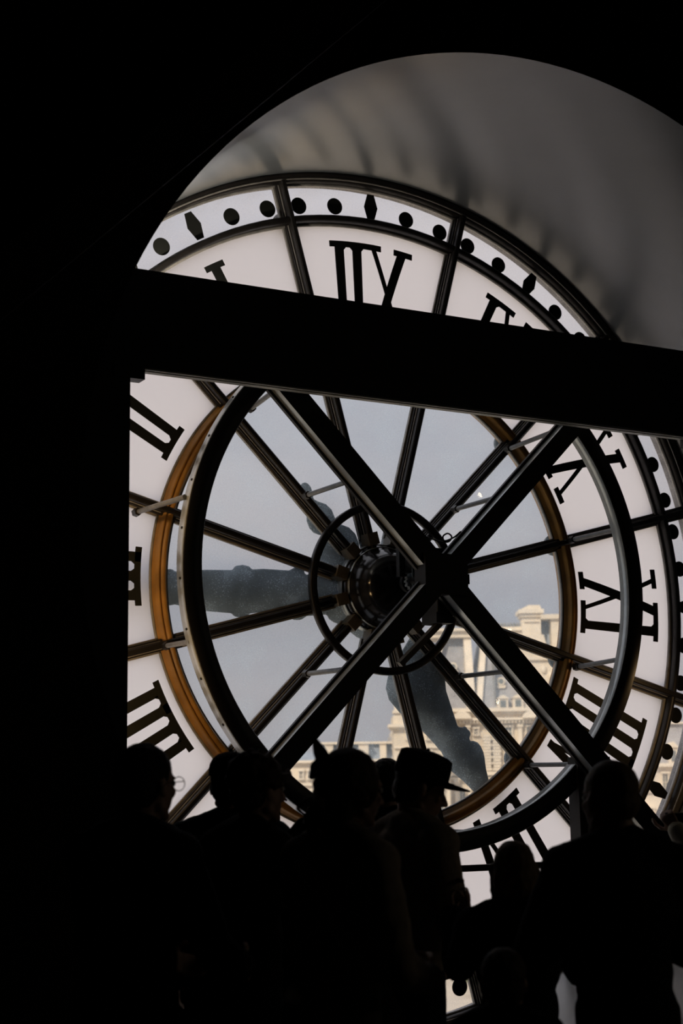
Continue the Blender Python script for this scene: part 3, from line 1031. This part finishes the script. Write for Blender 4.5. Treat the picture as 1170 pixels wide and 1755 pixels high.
wing = building('palace_wing', 'lower cream palace wing with stone dormers and blue slate left of the pavilion', y=4)
one(wing, 'wall', 'stone', (543, 668, 1300, GV, 0, 12))
g = BB()
g.trap(541, 668, 1302, 543, 668, 1270, 0.2, 12, 2.5)
g.build('slate_roof', M['slate2'], wing)
one(wing, 'roof_cornice', 'stone2', (541, 668, 1268.5, 1272.5, 1.2, 5))
one(wing, 'chimney', 'slate', (661, 668, 1261, 1270, 2, 4))
for u0, u1 in ((549, 564), (585, 597), (609, 626), (646, 657)):
    g = BB()
    g.px(u0, u1, 1272, 1302, -0.6, 4)
    g.px(u0 - 1, u1 + 1, 1270, 1273, -0.9, 4)
    g.build('dormer', M['stone2'], wing)
one(wing, 'cornice', 'stone2', (541, 668, 1300, 1304, -0.9, 1))
for i in range(8):
    window(wing, 551 + i * 15, 1330, 6, 16, 0)
low = building('palace_lodge', 'small cream stone block with one dark window before the low wing', y=-6)
one(low, 'wall', 'stone', (494, 536, 1306, GV, 0, 8))
one(low, 'cornice', 'stone2', (491, 539, 1303, 1307, -0.8, 4), (493, 537, 1342, 1345, -0.5, 1))
g = BB()
g.trap(494, 536, 1304, 502, 536, 1288, 0.5, 8, 3)
g.build('roof', M['slate2'], low)
for u, v in ((511, 1327), (526, 1327), (511, 1362), (526, 1362)):
    window(low, u, v, 5, 12, 0)
gal = building('long_gallery', 'long low pale gallery roofline far off at the left horizon', y=70)
one(gal, 'wall', 'stone2', (120, 590, 1292, 1500, 0, 14))
one(gal, 'parapet', 'stone2', (118, 592, 1277, 1283, -0.8, 6))
one(gal, 'string_course', 'stone', (118, 592, 1290, 1293, -0.6, 2))
g = BB()
g.trap(120, 590, 1292, 120, 590, 1281, 0, 14, 2)
g.build('roof', M['slate'], gal)
for i in range(16):
    window(gal, 140 + i * 28, 1310, 9, 16, 0)
rwing = building('riverside_wing', 'pale palace wing with grey roof right of the pavilion', y=2)
one(rwing, 'wall', 'stone2', (1014, 1420, 1318, GV, 0, 14))
g = BB()
g.trap(1014, 1424, 1318, 1016, 1418, 1243, 0.2, 14, 4)
g.build('slate_roof', M['slate'], rwing)
one(rwing, 'cornice', 'stone2', (1014, 1424, 1315, 1321, -1, 2), (1014, 1424, 1241, 1245, 3, 8))
for i in range(10):
    u = 1034 + i * 40
    g = BB()
    g.px(u - 8, u + 8, 1288, 1316, -0.3, 3)
    g.trap(u - 10, u + 10, 1288, u - 1, u + 1, 1278, -0.6, 3)
    w_ = g.build('dormer', M['stone2'], rwing)
    g = BB()
    g.px(u - 4, u + 4, 1293, 1312, -0.4, -0.25)
    g.build('pane', M['window'], w_)
for i in range(14):
    window(rwing, 1026 + i * 28, 1348, 9, 30, 0)
    window(rwing, 1026 + i * 28, 1410, 9, 34, 0)

def tree(u, dist, h, label):
    s = (u - 585) * 0.985 / FPX * dist
    p = Vector((CAM.x, CAM.y, 0)) + HD * dist + RH * s
    e = empty('tree', (p.x, p.y, GZ), label, 'tree', 'young trees along the quay')
    g = MB()
    g.tube([(0, 0, 0), (0.05, 0, h * 0.3), (0, 0.05, h * 0.6), (0, 0, h * 0.8)], [0.16, 0.13, 0.1, 0.05], 8)
    g.build('trunk', M['bark'], e)
    g = MB()
    rnd = random.Random(int(u))
    for i in range(420):
        t, ph, r = rnd.random() * 2 * pi, math.acos(2 * rnd.random() - 1), rnd.random() ** 0.4
        c = Vector((r * 1.5 * sin(ph) * cos(t), r * 1.5 * sin(ph) * sin(t), h * 0.66 + r * h * 0.34 * cos(ph)))
        a = Vector((rnd.gauss(0, 1), rnd.gauss(0, 1), rnd.gauss(0, 1))).normalized() * 0.26
        n_ = a.orthogonal().normalized() * 0.16
        g.add([c - a, c + n_, c + a, c - n_], [(0, 1, 2, 3)])
    f = g.build('foliage', M['leaf'], e)
    f['kind'] = 'stuff'
tree(946, 190, 5.6, 'young green tree on the quay, left one seen low through the glass')
tree(968, 196, 5.2, 'young green tree on the quay, right one seen low through the glass')
tree(800, 176, 3.2, 'small bushy green tree low on the sunlit quay')
# ------------------------------------------------------------------ people
clouds = bpy.data.textures.new('folds', 'CLOUDS')
clouds.noise_scale = 0.11
strands = bpy.data.textures.new('strands', 'CLOUDS')
strands.noise_scale = 0.022

def soft(o, voxel, smooth=3, disp=None, amount=0.0):
    r = o.modifiers.new('remesh', 'REMESH')
    r.mode = 'VOXEL'
    r.voxel_size = voxel
    r.use_smooth_shade = True
    s = o.modifiers.new('smooth', 'SMOOTH')
    s.factor = 0.5
    s.iterations = smooth
    if disp:
        d = o.modifiers.new('folds', 'DISPLACE')
        d.texture = disp
        d.texture_coords = 'LOCAL'
        d.strength = amount
        d.mid_level = 0.5
    return o

class Prims:
    """a list of overlapping closed shapes that a voxel remesh melts into one skin"""
    def __init__(self):
        self.p = []
    def ball(self, tag_, c, r, rot=None):
        self.p.append(('b', tag_, Vector(c), Vector(r) if not isinstance(r, (int, float)) else Vector((r, r, r)), rot))
    def cap(self, tag_, a, b, r0, r1):
        self.p.append(('c', tag_, Vector(a), Vector(b), r0, r1))
    def mb(self, tags=None, inf=0.0):
        g = MB()
        for q in self.p:
            if tags and q[1] not in tags:
                continue
            if q[0] == 'b':
                g.ball(q[2], q[3] + Vector((inf, inf, inf)), q[4], n=16, k=10)
            else:
                g.capsule(q[2], q[3], q[4] + inf, q[5] + inf)
        return g

def ik(S, T, a, b, hint):
    d = T - S
    L = min(d.length, (a + b) * 0.995)
    d.normalize()
    T = S + d * L
    x = (a * a - b * b + L * L) / (2 * L)
    h = sqrt(max(0, a * a - x * x))
    k = (hint - d * hint.dot(d)).normalized()
    return S + d * x + k * h, T

def person(name, label, u, v, depth, rel, top, pants, hair='short', hair_m='hair_dark', H=None, hs=1.0, hyaw=0, hpitch=0, htilt=0, lean=4,
           arms=None, curl=0.5, build=1.0, collar=True, skirt=0.0, hood=False, group=None):
    """head centred on photo pixel (u, v) at that depth; rel = degrees right of the view's heading the body faces"""
    hc = ray_pt(u, v, depth)
    H = H or hc.z / 0.932
    yaw = ANG - radians(rel)
    Rz = Matrix.Rotation(yaw, 3, 'Z')
    Rl = Matrix.Rotation(radians(-lean), 3, 'X')
    P = Vector((0, 0, 0.53 * H))
    N = P + Rl @ Vector((0, 0, 0.305 * H))
    hd0 = N + Rl @ Vector((0, 0.018 * H, 0.095 * H))
    root_xy = hc - Rz @ Vector((hd0.x, hd0.y, 0))
    root = empty(name, (root_xy.x, root_xy.y, 0), label, 'person', group, yaw)
    hd0.z = hc.z
    N.z += (hc.z - 0.932 * H) * 0.5
    def loc(w):
        return Rz.transposed() @ (Vector(w) - Vector((root_xy.x, root_xy.y, 0)))
    Rh = Matrix.Rotation(radians(hyaw), 3, 'Z') @ Matrix.Rotation(radians(-hpitch), 3, 'X') @ Matrix.Rotation(radians(htilt), 3, 'Y')
    h = H * hs
    def hp(x, y, z):
        return hd0 + Rh @ Vector((x * h, y * h, z * h))
    Q = Prims()
    w = build
    C = P + Rl @ Vector((0, 0, 0.20 * H))
    Q.ball('torso', C, (0.098 * H * w, 0.064 * H * w, 0.105 * H), Rl)
    Q.ball('torso', N + Rl @ Vector((0, -0.006 * H, -0.055 * H)), (0.098 * H * w, 0.054 * H * w, 0.050 * H), Rl)
    Q.ball('torso', P + Rl @ Vector((0, 0.004 * H, 0.09 * H)), (0.084 * H * w, 0.060 * H * w, 0.09 * H), Rl)
    Q.ball('hips', P + Vector((0, -0.004 * H, -0.005 * H)), (0.094 * H * w, 0.070 * H * w, 0.068 * H))
    neck = N + Rl @ Vector((0, 0.0, 0.0))
    Q.cap('neck', neck + Vector((0, 0, -0.02 * H)), hp(0, -0.012, -0.035), 0.034 * H, 0.033 * H)
    # head
    Q.ball('head', hp(0, -0.006, 0.018), (0.0435 * h, 0.0545 * h, 0.047 * h), Rh)
    Q.ball('head', hp(0, 0.012, -0.022), (0.036 * h, 0.037 * h, 0.045 * h), Rh)
    Q.ball('head', hp(0, 0.033, -0.057), (0.017 * h, 0.013 * h, 0.011 * h), Rh)
    for s in (-1, 1):
        Q.cap('head', hp(s * 0.031, 0.0, -0.040), hp(s * 0.012, 0.034, -0.058), 0.010 * h, 0.009 * h)
        Q.ball('head', hp(s * 0.022, 0.036, -0.014), (0.012 * h, 0.009 * h, 0.012 * h), Rh)
        Q.ball('head', hp(s * 0.0455, -0.006, -0.008), (0.0045 * h, 0.011 * h, 0.018 * h), Rh)
        Q.ball('head', hp(s * 0.0075, 0.054, -0.020), 0.0048 * h)
    Q.ball('head', hp(0, 0.043, 0.010), (0.030 * h, 0.008 * h, 0.0065 * h), Rh)
    Q.cap('head', hp(0, 0.049, 0.004), hp(0, 0.061, -0.019), 0.0045 * h, 0.0075 * h)
    Q.ball('head', hp(0, 0.0475, -0.0335), (0.013 * h, 0.0055 * h, 0.0042 * h), Rh)
    Q.ball('head', hp(0, 0.0465, -0.0410), (0.012 * h, 0.0055 * h, 0.0048 * h), Rh)
    # arms
    arms = arms or {}
    for s, k in ((-1, 'L'), (1, 'R')):
        S = N + Rl @ Vector((s * 0.108 * H * w, -0.006 * H, -0.032 * H))
        Q.cap('torso', neck + Vector((s * 0.02 * H, -0.01 * H, 0.012 * H)), S + Vector((0, 0, 0.006 * H)), 0.026 * H, 0.030 * H)
        Q.ball('torso', S, (0.034 * H, 0.036 * H, 0.038 * H))
        A = arms.get(k)
        if A is None:
            T = Vector((s * 0.135 * H * w, 0.05 * H, 0.475 * H))
            hint = Vector((s * 0.5, -1, 0))
        else:
            T = loc(ray_pt(*A[0])) if len(A[0]) == 3 and A[0][0] > 5 else Vector(A[0]) * H
            hint = Vector(A[1])
        Ee, W = ik(S, T, 0.172 * H, 0.150 * H, hint)
        Q.cap('arm', S, Ee, 0.031 * H, 0.0245 * H)
        Q.cap('arm', Ee, W, 0.0245 * H, 0.0165 * H)
        Q.ball('arm', Ee.lerp(W, 0.25), 0.0255 * H)
        # hand
        d = (W - Ee).normalized()
        pn = Vector((-s, 0.15, 0.0))
        pn = (pn - d * pn.dot(d))
        pn = pn.normalized() if pn.length > 0.1 else d.orthogonal()
        th = d.cross(pn) * s
        if th.y + th.z * 0.4 < 0:
            th = -th
        f = 0.0052 * H if H > 1.3 else 0.0060 * H
        kn = []
        for i, o_ in enumerate((0.0175, 0.006, -0.0055, -0.016)):
            K = W + d * (0.052 - 0.002 * abs(i - 1)) * H + th * o_ * H
            kn.append(K)
            Q.cap('hand', W + th * o_ * 0.55 * H + d * 0.004 * H, K, f * 1.7, f * 1.25)
        for i, ln in enumerate((0.046, 0.052, 0.048, 0.037)):
            p, dd = kn[i], d.copy()
            for sg, an in ((0.46, curl * 0.7), (0.30, curl * 1.1), (0.24, curl * 0.8)):
                dd = Matrix.Rotation(an, 3, d.cross(pn)) @ dd
                q = p + dd * ln * sg * H
                Q.cap('hand', p, q, f * 1.02, f * 0.9)
                p = q
        p = W + d * 0.012 * H + th * 0.014 * H
        for off, ln in ((th * 0.75 + d * 0.6 + pn * 0.35, 0.030), (th * 0.35 + d * 0.85 + pn * 0.45, 0.024), (th * 0.05 + d * 0.9 + pn * 0.5, 0.020)):
            q = p + off.normalized() * ln * H
            Q.cap('hand', p, q, f * 1.35, f * 1.05)
            p = q
    # legs
    for s in (-1, 1):
        hip = Vector((s * 0.050 * H * w, 0, 0.50 * H))
        kne = Vector((s * 0.056 * H, 0.012 * H + 0.01 * H * s, 0.285 * H))
        ank = Vector((s * 0.060 * H, -0.012 * H + 0.012 * H * s, 0.046 * H))
        Q.cap('leg', hip, kne, 0.052 * H * w, 0.034 * H)
        Q.cap('leg', kne, ank, 0.033 * H, 0.021 * H)
        Q.ball('leg', kne.lerp(ank, 0.3) + Vector((0, -0.012 * H, 0)), (0.031 * H, 0.033 * H, 0.065 * H))
        Q.cap('foot', ank + Vector((0, -0.012 * H, -0.016 * H)), ank + Vector((s * 0.008 * H, 0.085 * H, -0.029 * H)), 0.024 * H, 0.017 * H)
    body = Q.mb().build('body', M['skin'], root)
    soft(body, 0.0085, 2)
    b_ = Q.mb({'torso', 'arm'}, 0.021)
    if collar:
        b_.cone(neck + Vector((0, -0.006, -0.035 * H)), neck + Vector((0, -0.006, 0.030 * H)), 0.062 * H, 0.046 * H, 18)
    b_.ball(P + Vector((0, 0, 0.02 * H)), (0.104 * H * w, 0.078 * H * w, 0.075 * H))
    if skirt:
        b_.cone(P + Vector((0, 0, 0.05 * H)), P + Vector((0, 0, -skirt * H)), 0.085 * H, 0.105 * H, 18)
    if hood:
        b_.ball(neck + Vector((0, -0.055 * H, 0.0)), (0.065 * H, 0.040 * H, 0.040 * H))
    jk = b_.build('jacket', M[top], root)
    soft(jk, 0.0125, 3, clouds, 0.020)
    pt = Q.mb({'hips', 'leg'}, 0.012).build('trousers', M[pants], root)
    soft(pt, 0.013, 3, clouds, 0.014)
    for s in (-1, 1):
        g = MB()
        ank = Vector((s * 0.060 * H, -0.012 * H + 0.012 * H * s, 0.046 * H))
        g.capsule(ank + Vector((0, -0.014 * H, -0.016 * H)), ank + Vector((s * 0.008 * H, 0.085 * H, -0.027 * H)), 0.028 * H, 0.021 * H)
        g.box((ank.x - 0.022 * H, ank.y - 0.04 * H, 0.0), (ank.x + 0.028 * H, ank.y + 0.10 * H, 0.012 * H))
        soft(g.build('shoe', M['shoe'], root), 0.009, 2)
    for s in (-1, 1):
        g = MB()
        g.ball(hp(s * 0.0185, 0.0435, 0.001), 0.0068 * h, n=10, k=7)
        g.build('eye', M['eye'], root)
    # hair
    rnd = random.Random(int(u))
    g = MB()
    hi = 0.0
    if hair in ('short', 'curly', 'bun', 'bob'):
        g.ball(hp(0, -0.011, 0.023), (0.0478 * h, 0.0555 * h, 0.0495 * h), Rh)
        g.ball(hp(0, -0.026, -0.008), (0.0435 * h, 0.039 * h, 0.042 * h), Rh)
    if hair == 'buzz':
        g.ball(hp(0, -0.009, 0.021), (0.0455 * h, 0.0545 * h, 0.0465 * h), Rh)
        g.ball(hp(0, -0.024, -0.006), (0.0425 * h, 0.037 * h, 0.038 * h), Rh)
    if hair == 'curly':
        for i in range(150):
            t, ph = rnd.random() * 2 * pi, math.acos(rnd.uniform(-0.35, 1))
            p = Vector((0.050 * sin(ph) * cos(t), -0.012 + 0.057 * sin(ph) * sin(t), 0.022 + 0.052 * cos(ph)))
            if p.y > 0.03 and p.z < 0.035:
                continue
            g.ball(hp(*p), rnd.uniform(0.006, 0.0105) * h, n=8, k=6)
    if hair == 'bob':
        g.ball(hp(0, -0.018, -0.020), (0.054 * h, 0.047 * h, 0.066 * h), Rh)
        for s in (-1, 1):
            g.cap2 = None
            g.capsule(hp(s * 0.046, 0.006, 0.01), hp(s * 0.049, 0.004, -0.072), 0.012 * h, 0.007 * h)
    if hair == 'bun':
        g.ball(hp(0, -0.016, 0.008), (0.056 * h, 0.060 * h, 0.064 * h), Rh)
        g.ball(hp(0, -0.040, -0.035), (0.045 * h, 0.035 * h, 0.05 * h), Rh)
        g.capsule(hp(0, -0.050, 0.0), hp(0, -0.078, -0.045), 0.026 * h, 0.014 * h)
        for i in range(7):
            x = rnd.uniform(-0.03, 0.03)
            pts = []
            ph = rnd.random() * 6
            for j in range(26):
                q = j / 25
                rr = 0.010 + 0.005 * q
                pts.append(hp(x + rr * cos(ph + q * 15), -0.050 - 0.038 * sin(q * 2.4) - rnd.uniform(0, .004) + rr * sin(ph + q * 15) * 0.7, 0.015 - 0.115 * q))
            g.tube(pts, [0.006 * h * (1 - 0.6 * j / 25) + 0.001 for j in range(26)], 7)
    ho = g.build('hair', M[hair_m], root)
    soft(ho, 0.0075, 1, strands, 0.010 if hair != 'buzz' else 0.003)
    return dict(root=root, hp=hp, Rh=Rh, h=h, H=H, N=N, loc=loc, Rz=Rz)

def glasses(p, up=0.0, fwd=0.0, dark=True, name='glasses', tilt=0):
    hp, Rh, h = p['hp'], p['Rh'], p['h']
    g = MB()
    for s in (-1, 1):
        pts = [hp(s * 0.0195 + 0.0145 * cos(t), 0.060 + fwd, 0.0 + up + 0.0125 * sin(t)) for t in [2 * pi * i / 20 for i in range(21)]]
        g.tube(pts, 0.0016, 6)
        g.tube([hp(s * 0.034, 0.059 + fwd, 0.004 + up), hp(s * 0.047, 0.045 + fwd, 0.004 + up), hp(s * 0.049, 0.0 + fwd, 0.002 + up), hp(s * 0.048, -0.016 + fwd, -0.010 + up)], 0.0016, 6)
    g.tube([hp(-0.006, 0.061 + fwd, 0.003 + up), hp(0, 0.063 + fwd, 0.005 + up), hp(0.006, 0.061 + fwd, 0.003 + up)], 0.0016, 6)
    f = g.build(name, M['frame_plastic'], p['root'])
    for s in (-1, 1):
        g = MB()
        g.cone(hp(s * 0.0195, 0.0595 + fwd, up), hp(s * 0.0195, 0.0602 + fwd, up), 0.0135 * h, 0.0135 * h, 18)
        g.build('lens', M['lens' if dark else 'edge'], f)

def cap(p, m_, tall=1.0, brim=True):
    hp, Rh, h = p['hp'], p['Rh'], p['h']
    g = MB()
    rows = [(0.0505, 0.061, 0.022), (0.0520, 0.063, 0.030), (0.0515, 0.063, 0.048 + 0.010 * (tall - 1)), (0.049, 0.060, 0.062 + 0.022 * (tall - 1)), (0.040, 0.050, 0.073 + 0.012 * (tall - 1)), (0.020, 0.026, 0.078 + 0.012 * (tall - 1)), (0.002, 0.002, 0.079 + 0.012 * (tall - 1))]
    if tall < 1:
        rows = [(0.0500, 0.060, 0.020), (0.0510, 0.061, 0.032), (0.0480, 0.058, 0.047), (0.041, 0.050, 0.060), (0.029, 0.036, 0.069), (0.014, 0.018, 0.0735), (0.002, 0.002, 0.075)]
    n = 28
    v = []
    for rx, ry, z in rows:
        v += [hp(rx * cos(2 * pi * i / n), -0.008 + ry * sin(2 * pi * i / n), z) for i in range(n)]
    f = [(j * n + i, j * n + (i + 1) % n, (j + 1) * n + (i + 1) % n, (j + 1) * n + i) for j in range(len(rows) - 1) for i in range(n)]
    g.add(v, f, 0, True)
    g.add([v[i] for i in range(n)], [tuple(range(n - 1, -1, -1))])
    g.ball(hp(0, -0.008, 0.0795 + 0.012 * (tall - 1)), 0.005 * h, n=8, k=6)
    c = g.build('cap', M[m_], p['root'])
    if brim:
        g = MB()
        top, bot = [], []
        for i in range(13):
            t = -0.5 + i / 12
            x = t * 0.092
            e = 0.047 * (1 - (2 * t) ** 2) ** 0.5 if abs(t) < 0.5 else 0
            yb = -0.008 + 0.062 * sqrt(max(0, 1 - (x / 0.052) ** 2)) - 0.006
            for (yy, zz) in ((yb, 0.028), (yb + 0.006 + e * 1.15, 0.0245 - 0.02 * e - 0.010 * (2 * t) ** 2)):
                top.append(hp(x, yy, zz + 0.003))
                bot.append(hp(x, yy, zz))
        k = len(top)
        fs = []
        for i in range(12):
            a = 2 * i
            fs += [(a, a + 1, a + 3, a + 2), (k + a, k + a + 2, k + a + 3, k + a + 1), (a + 1, k + a + 1, k + a + 3, a + 3), (a, a + 2, k + a + 2, k + a)]
        g.add(top + bot, fs, 0, True)
        g.build('brim', M[m_], c)

def phone(p, at, label, up=(0, 0, 1), face=None):
    w = Vector(at)
    e = empty('phone', w, label, 'phone')
    d = (CAM - w)
    d.z = 0
    d.normalize()
    s = d.cross(Vector(up)).normalized()
    u_ = s.cross(d).normalized()
    g = MB()
    g.bar(-s * 0.06, s * 0.06, 0.0085, 0.060, u_)
    bevel(g.build('case', M['phone'], e), 0.004)
    g = MB()
    g.bar(-s * 0.056 - d * 0.0046, s * 0.056 - d * 0.0046, 0.0006, 0.055, u_)
    g.build('screen', M['window'], e)
    g = MB()
    g.cone(s * 0.046 + u_ * 0.016 + d * 0.004, s * 0.046 + u_ * 0.016 + d * 0.0055, 0.008, 0.008, 12)
    g.build('camera_lens', M['lens'], e)

out = (0.9, -0.6, -0.4)
p1 = person('person', 'person with glasses and short dark hair at far left, looking right past the dark post', 252, 1344, 5.2, 38, 'cloth_black', 'denim', hyaw=0, lean=5, build=1.06, hood=True, hs=1.05,
            arms={'R': (((0.10, 0.20, 0.60)), (0.6, -0.8, -0.4)), 'L': (((-0.10, 0.20, 0.60)), (-0.6, -0.8, -0.4))})
glasses(p1, dark=False)
p2 = person('person', 'person in dark cap and teal jacket seen from behind, left of the curly head', 397, 1345, 6.7, 6, 'cloth_teal', 'denim', lean=3, hs=1.05)
cap(p2, 'cloth_navy', tall=0.75)
glasses(p2, up=0.034, fwd=-0.002, name='sunglasses')
p3 = person('person', 'curly brown-haired person in black jacket with dark glasses, left of the hair bow', 444, 1353, 6.0, 52, 'cloth_black', 'denim', hair='curly', hair_m='hair_brown', lean=4, hs=1.05,
            arms={'R': ((0.03, 0.20, 0.85), (0.8, -0.3, -0.9)), 'L': ((-0.05, 0.20, 0.84), (-0.8, -0.3, -0.9))}, curl=0.9)
glasses(p3, up=0.028, fwd=-0.002, name='sunglasses')
p4 = person('person', 'woman in light coat with a black hair bow and loose curls behind her head', 606, 1352, 4.95, 55, 'cloth_beige', 'cloth_black', hair='bun', hair_m='hair_brown', lean=5, skirt=0.14, hpitch=6,
            arms={'R': ((0.06, 0.16, 0.60), (0.6, -0.6, -0.6)), 'L': ((-0.06, 0.16, 0.60), (-0.7, -0.6, -0.6))})
g = MB()
hp = p4['hp']
h4 = p4['h']
g.ball(hp(0, -0.056, 0.040), (0.015 * h4, 0.014 * h4, 0.013 * h4), p4['Rh'])
for (y0, z0, y1, z1, y2, z2, r) in ((-0.060, 0.042, -0.078, 0.056, -0.091, 0.076, 0.0105), (-0.062, 0.036, -0.084, 0.030, -0.092, 0.012, 0.0095)):
    g.capsule(hp(0, y0, z0), hp(0, y1, z1), 0.009 * h4, r * 1.25 * h4)
    g.capsule(hp(0, y1, z1), hp(0, y2, z2), r * 1.25 * h4, r * 0.6 * h4)
bw = soft(g.build('hair_bow', M['cloth_black'], p4['root']), 0.006, 1)
bw['label'] = 'black hair bow'
p5 = person('person', 'person with glasses pushed up on the head, half hidden behind the capped man', 663, 1346, 7.4, 8, 'cloth_navy', 'denim', lean=2)
glasses(p5, up=0.046, fwd=-0.010, name='sunglasses')
p6 = person('person', 'man in flat-topped cap and pale jacket looking down, in profile to the right', 722, 1352, 6.3, 60, 'cloth_beige', 'denim', hyaw=-22, hpitch=17, lean=6, H=1.80, skirt=0.30, build=1.12,
            arms={'R': ((0.09, 0.17, 0.60), (0.5, -0.8, -0.5)), 'L': ((768, 1540, 6.0), (-0.2, -0.7, -0.9))}, curl=1.5)
cap(p6, 'cloth_black', tall=1.5)
p7 = person('person', 'child with blond bobbed hair and dark jacket leaning to the glass, arms spread', 881, 1494, 5.5, 2, 'cloth_navy', 'denim', hair='bob', hair_m='hair_blond', hs=1.05, lean=3,
            arms={'L': ((775, 1568, 5.75), (0.0, -0.3, -1.0)), 'R': ((970, 1604, 5.75), (0.4, -0.2, -1.0))}, build=0.95, curl=1.0)
p8 = person('person', 'adult with cropped fair hair and black jacket seen from behind, right of the blond child', 1044, 1368, 5.0, -14, 'cloth_black', 'cloth_black', hair='buzz', hair_m='hair_blond', hyaw=14, lean=3, build=0.98, hs=1.05, skirt=0.1,
            arms={'L': ((-0.04, 0.15, 0.70), (-0.9, -0.3, -0.8)), 'R': ((0.04, 0.15, 0.70), (0.9, -0.3, -0.8))})
p9 = person('person', 'person in cream jacket at the right edge, only raised hand and sleeve in view', 1262, 1345, 8.2, -65, 'cloth_cream', 'denim', hair='short', hair_m='hair_brown', lean=3,
            arms={'L': ((1160, 1424, 8.0), (0.0, -0.5, -1.0))}, curl=1.3)
phone(p9, ray_pt(1160, 1403, 8.02), 'black phone in the raised hand at the right edge')
p10 = person('person', 'small child with rough brown hair at the bottom, below the blond child', 862, 1684, 4.6, 0, 'cloth_black', 'denim', hair='short', hair_m='hair_brown', hs=1.22, lean=2, build=0.95)

# small wall spotlights of the hall behind (seen only as glints mirrored in the glass)
for k_, (u, v) in enumerate(((822, 848), (742, 750), (853, 1203), (871, 1082))):
    d_ = ray_pt(u, v, 1.0) - CAM
    G = CAM + d_ * (-CAM.y / d_.y)
    q = G + Vector((d_.x, -d_.y, d_.z)) * ((XR - 0.16 - G.x) / d_.x)
    e = empty('spotlight', q, ['wall spotlight, second from the rear', 'wall spotlight, highest of the four', 'wall spotlight, lowest of the four', 'wall spotlight, second lowest of the four'][k_], 'lamp', 'spotlights on the side wall')
    a = (G - q).normalized()
    g = MB()
    g.cone(a * -0.09, a * 0.0, 0.028, 0.042, 16)
    g.build('housing', M['black_steel'], e)
    g = MB()
    g.cone(a * 0.001, a * 0.004, 0.034, 0.034, 16)
    g.build('lens', M['spot'], e)
    g = MB()
    g.bar(a * -0.05, Vector((0.16, 0, 0)), 0.02, 0.02)
    g.build('bracket', M['black_steel'], e)
    L = bpy.data.lights.new('spotlight_beam', 'SPOT')
    L.energy = 11
    L.color = (1.0, 0.84, 0.64)
    L.spot_size = radians(60)
    L.spot_blend = 0.8
    L.shadow_soft_size = 0.035
    lo = bpy.data.objects.new('spotlight_beam', L)
    COL.objects.link(lo)
    lo.parent = e
    bd = (Vector((-2.5, -4.4, 1.2)) - q).normalized()
    lo.location = bd * 0.05
    lo.rotation_euler = bd.to_track_quat('-Z', 'Y').to_euler()
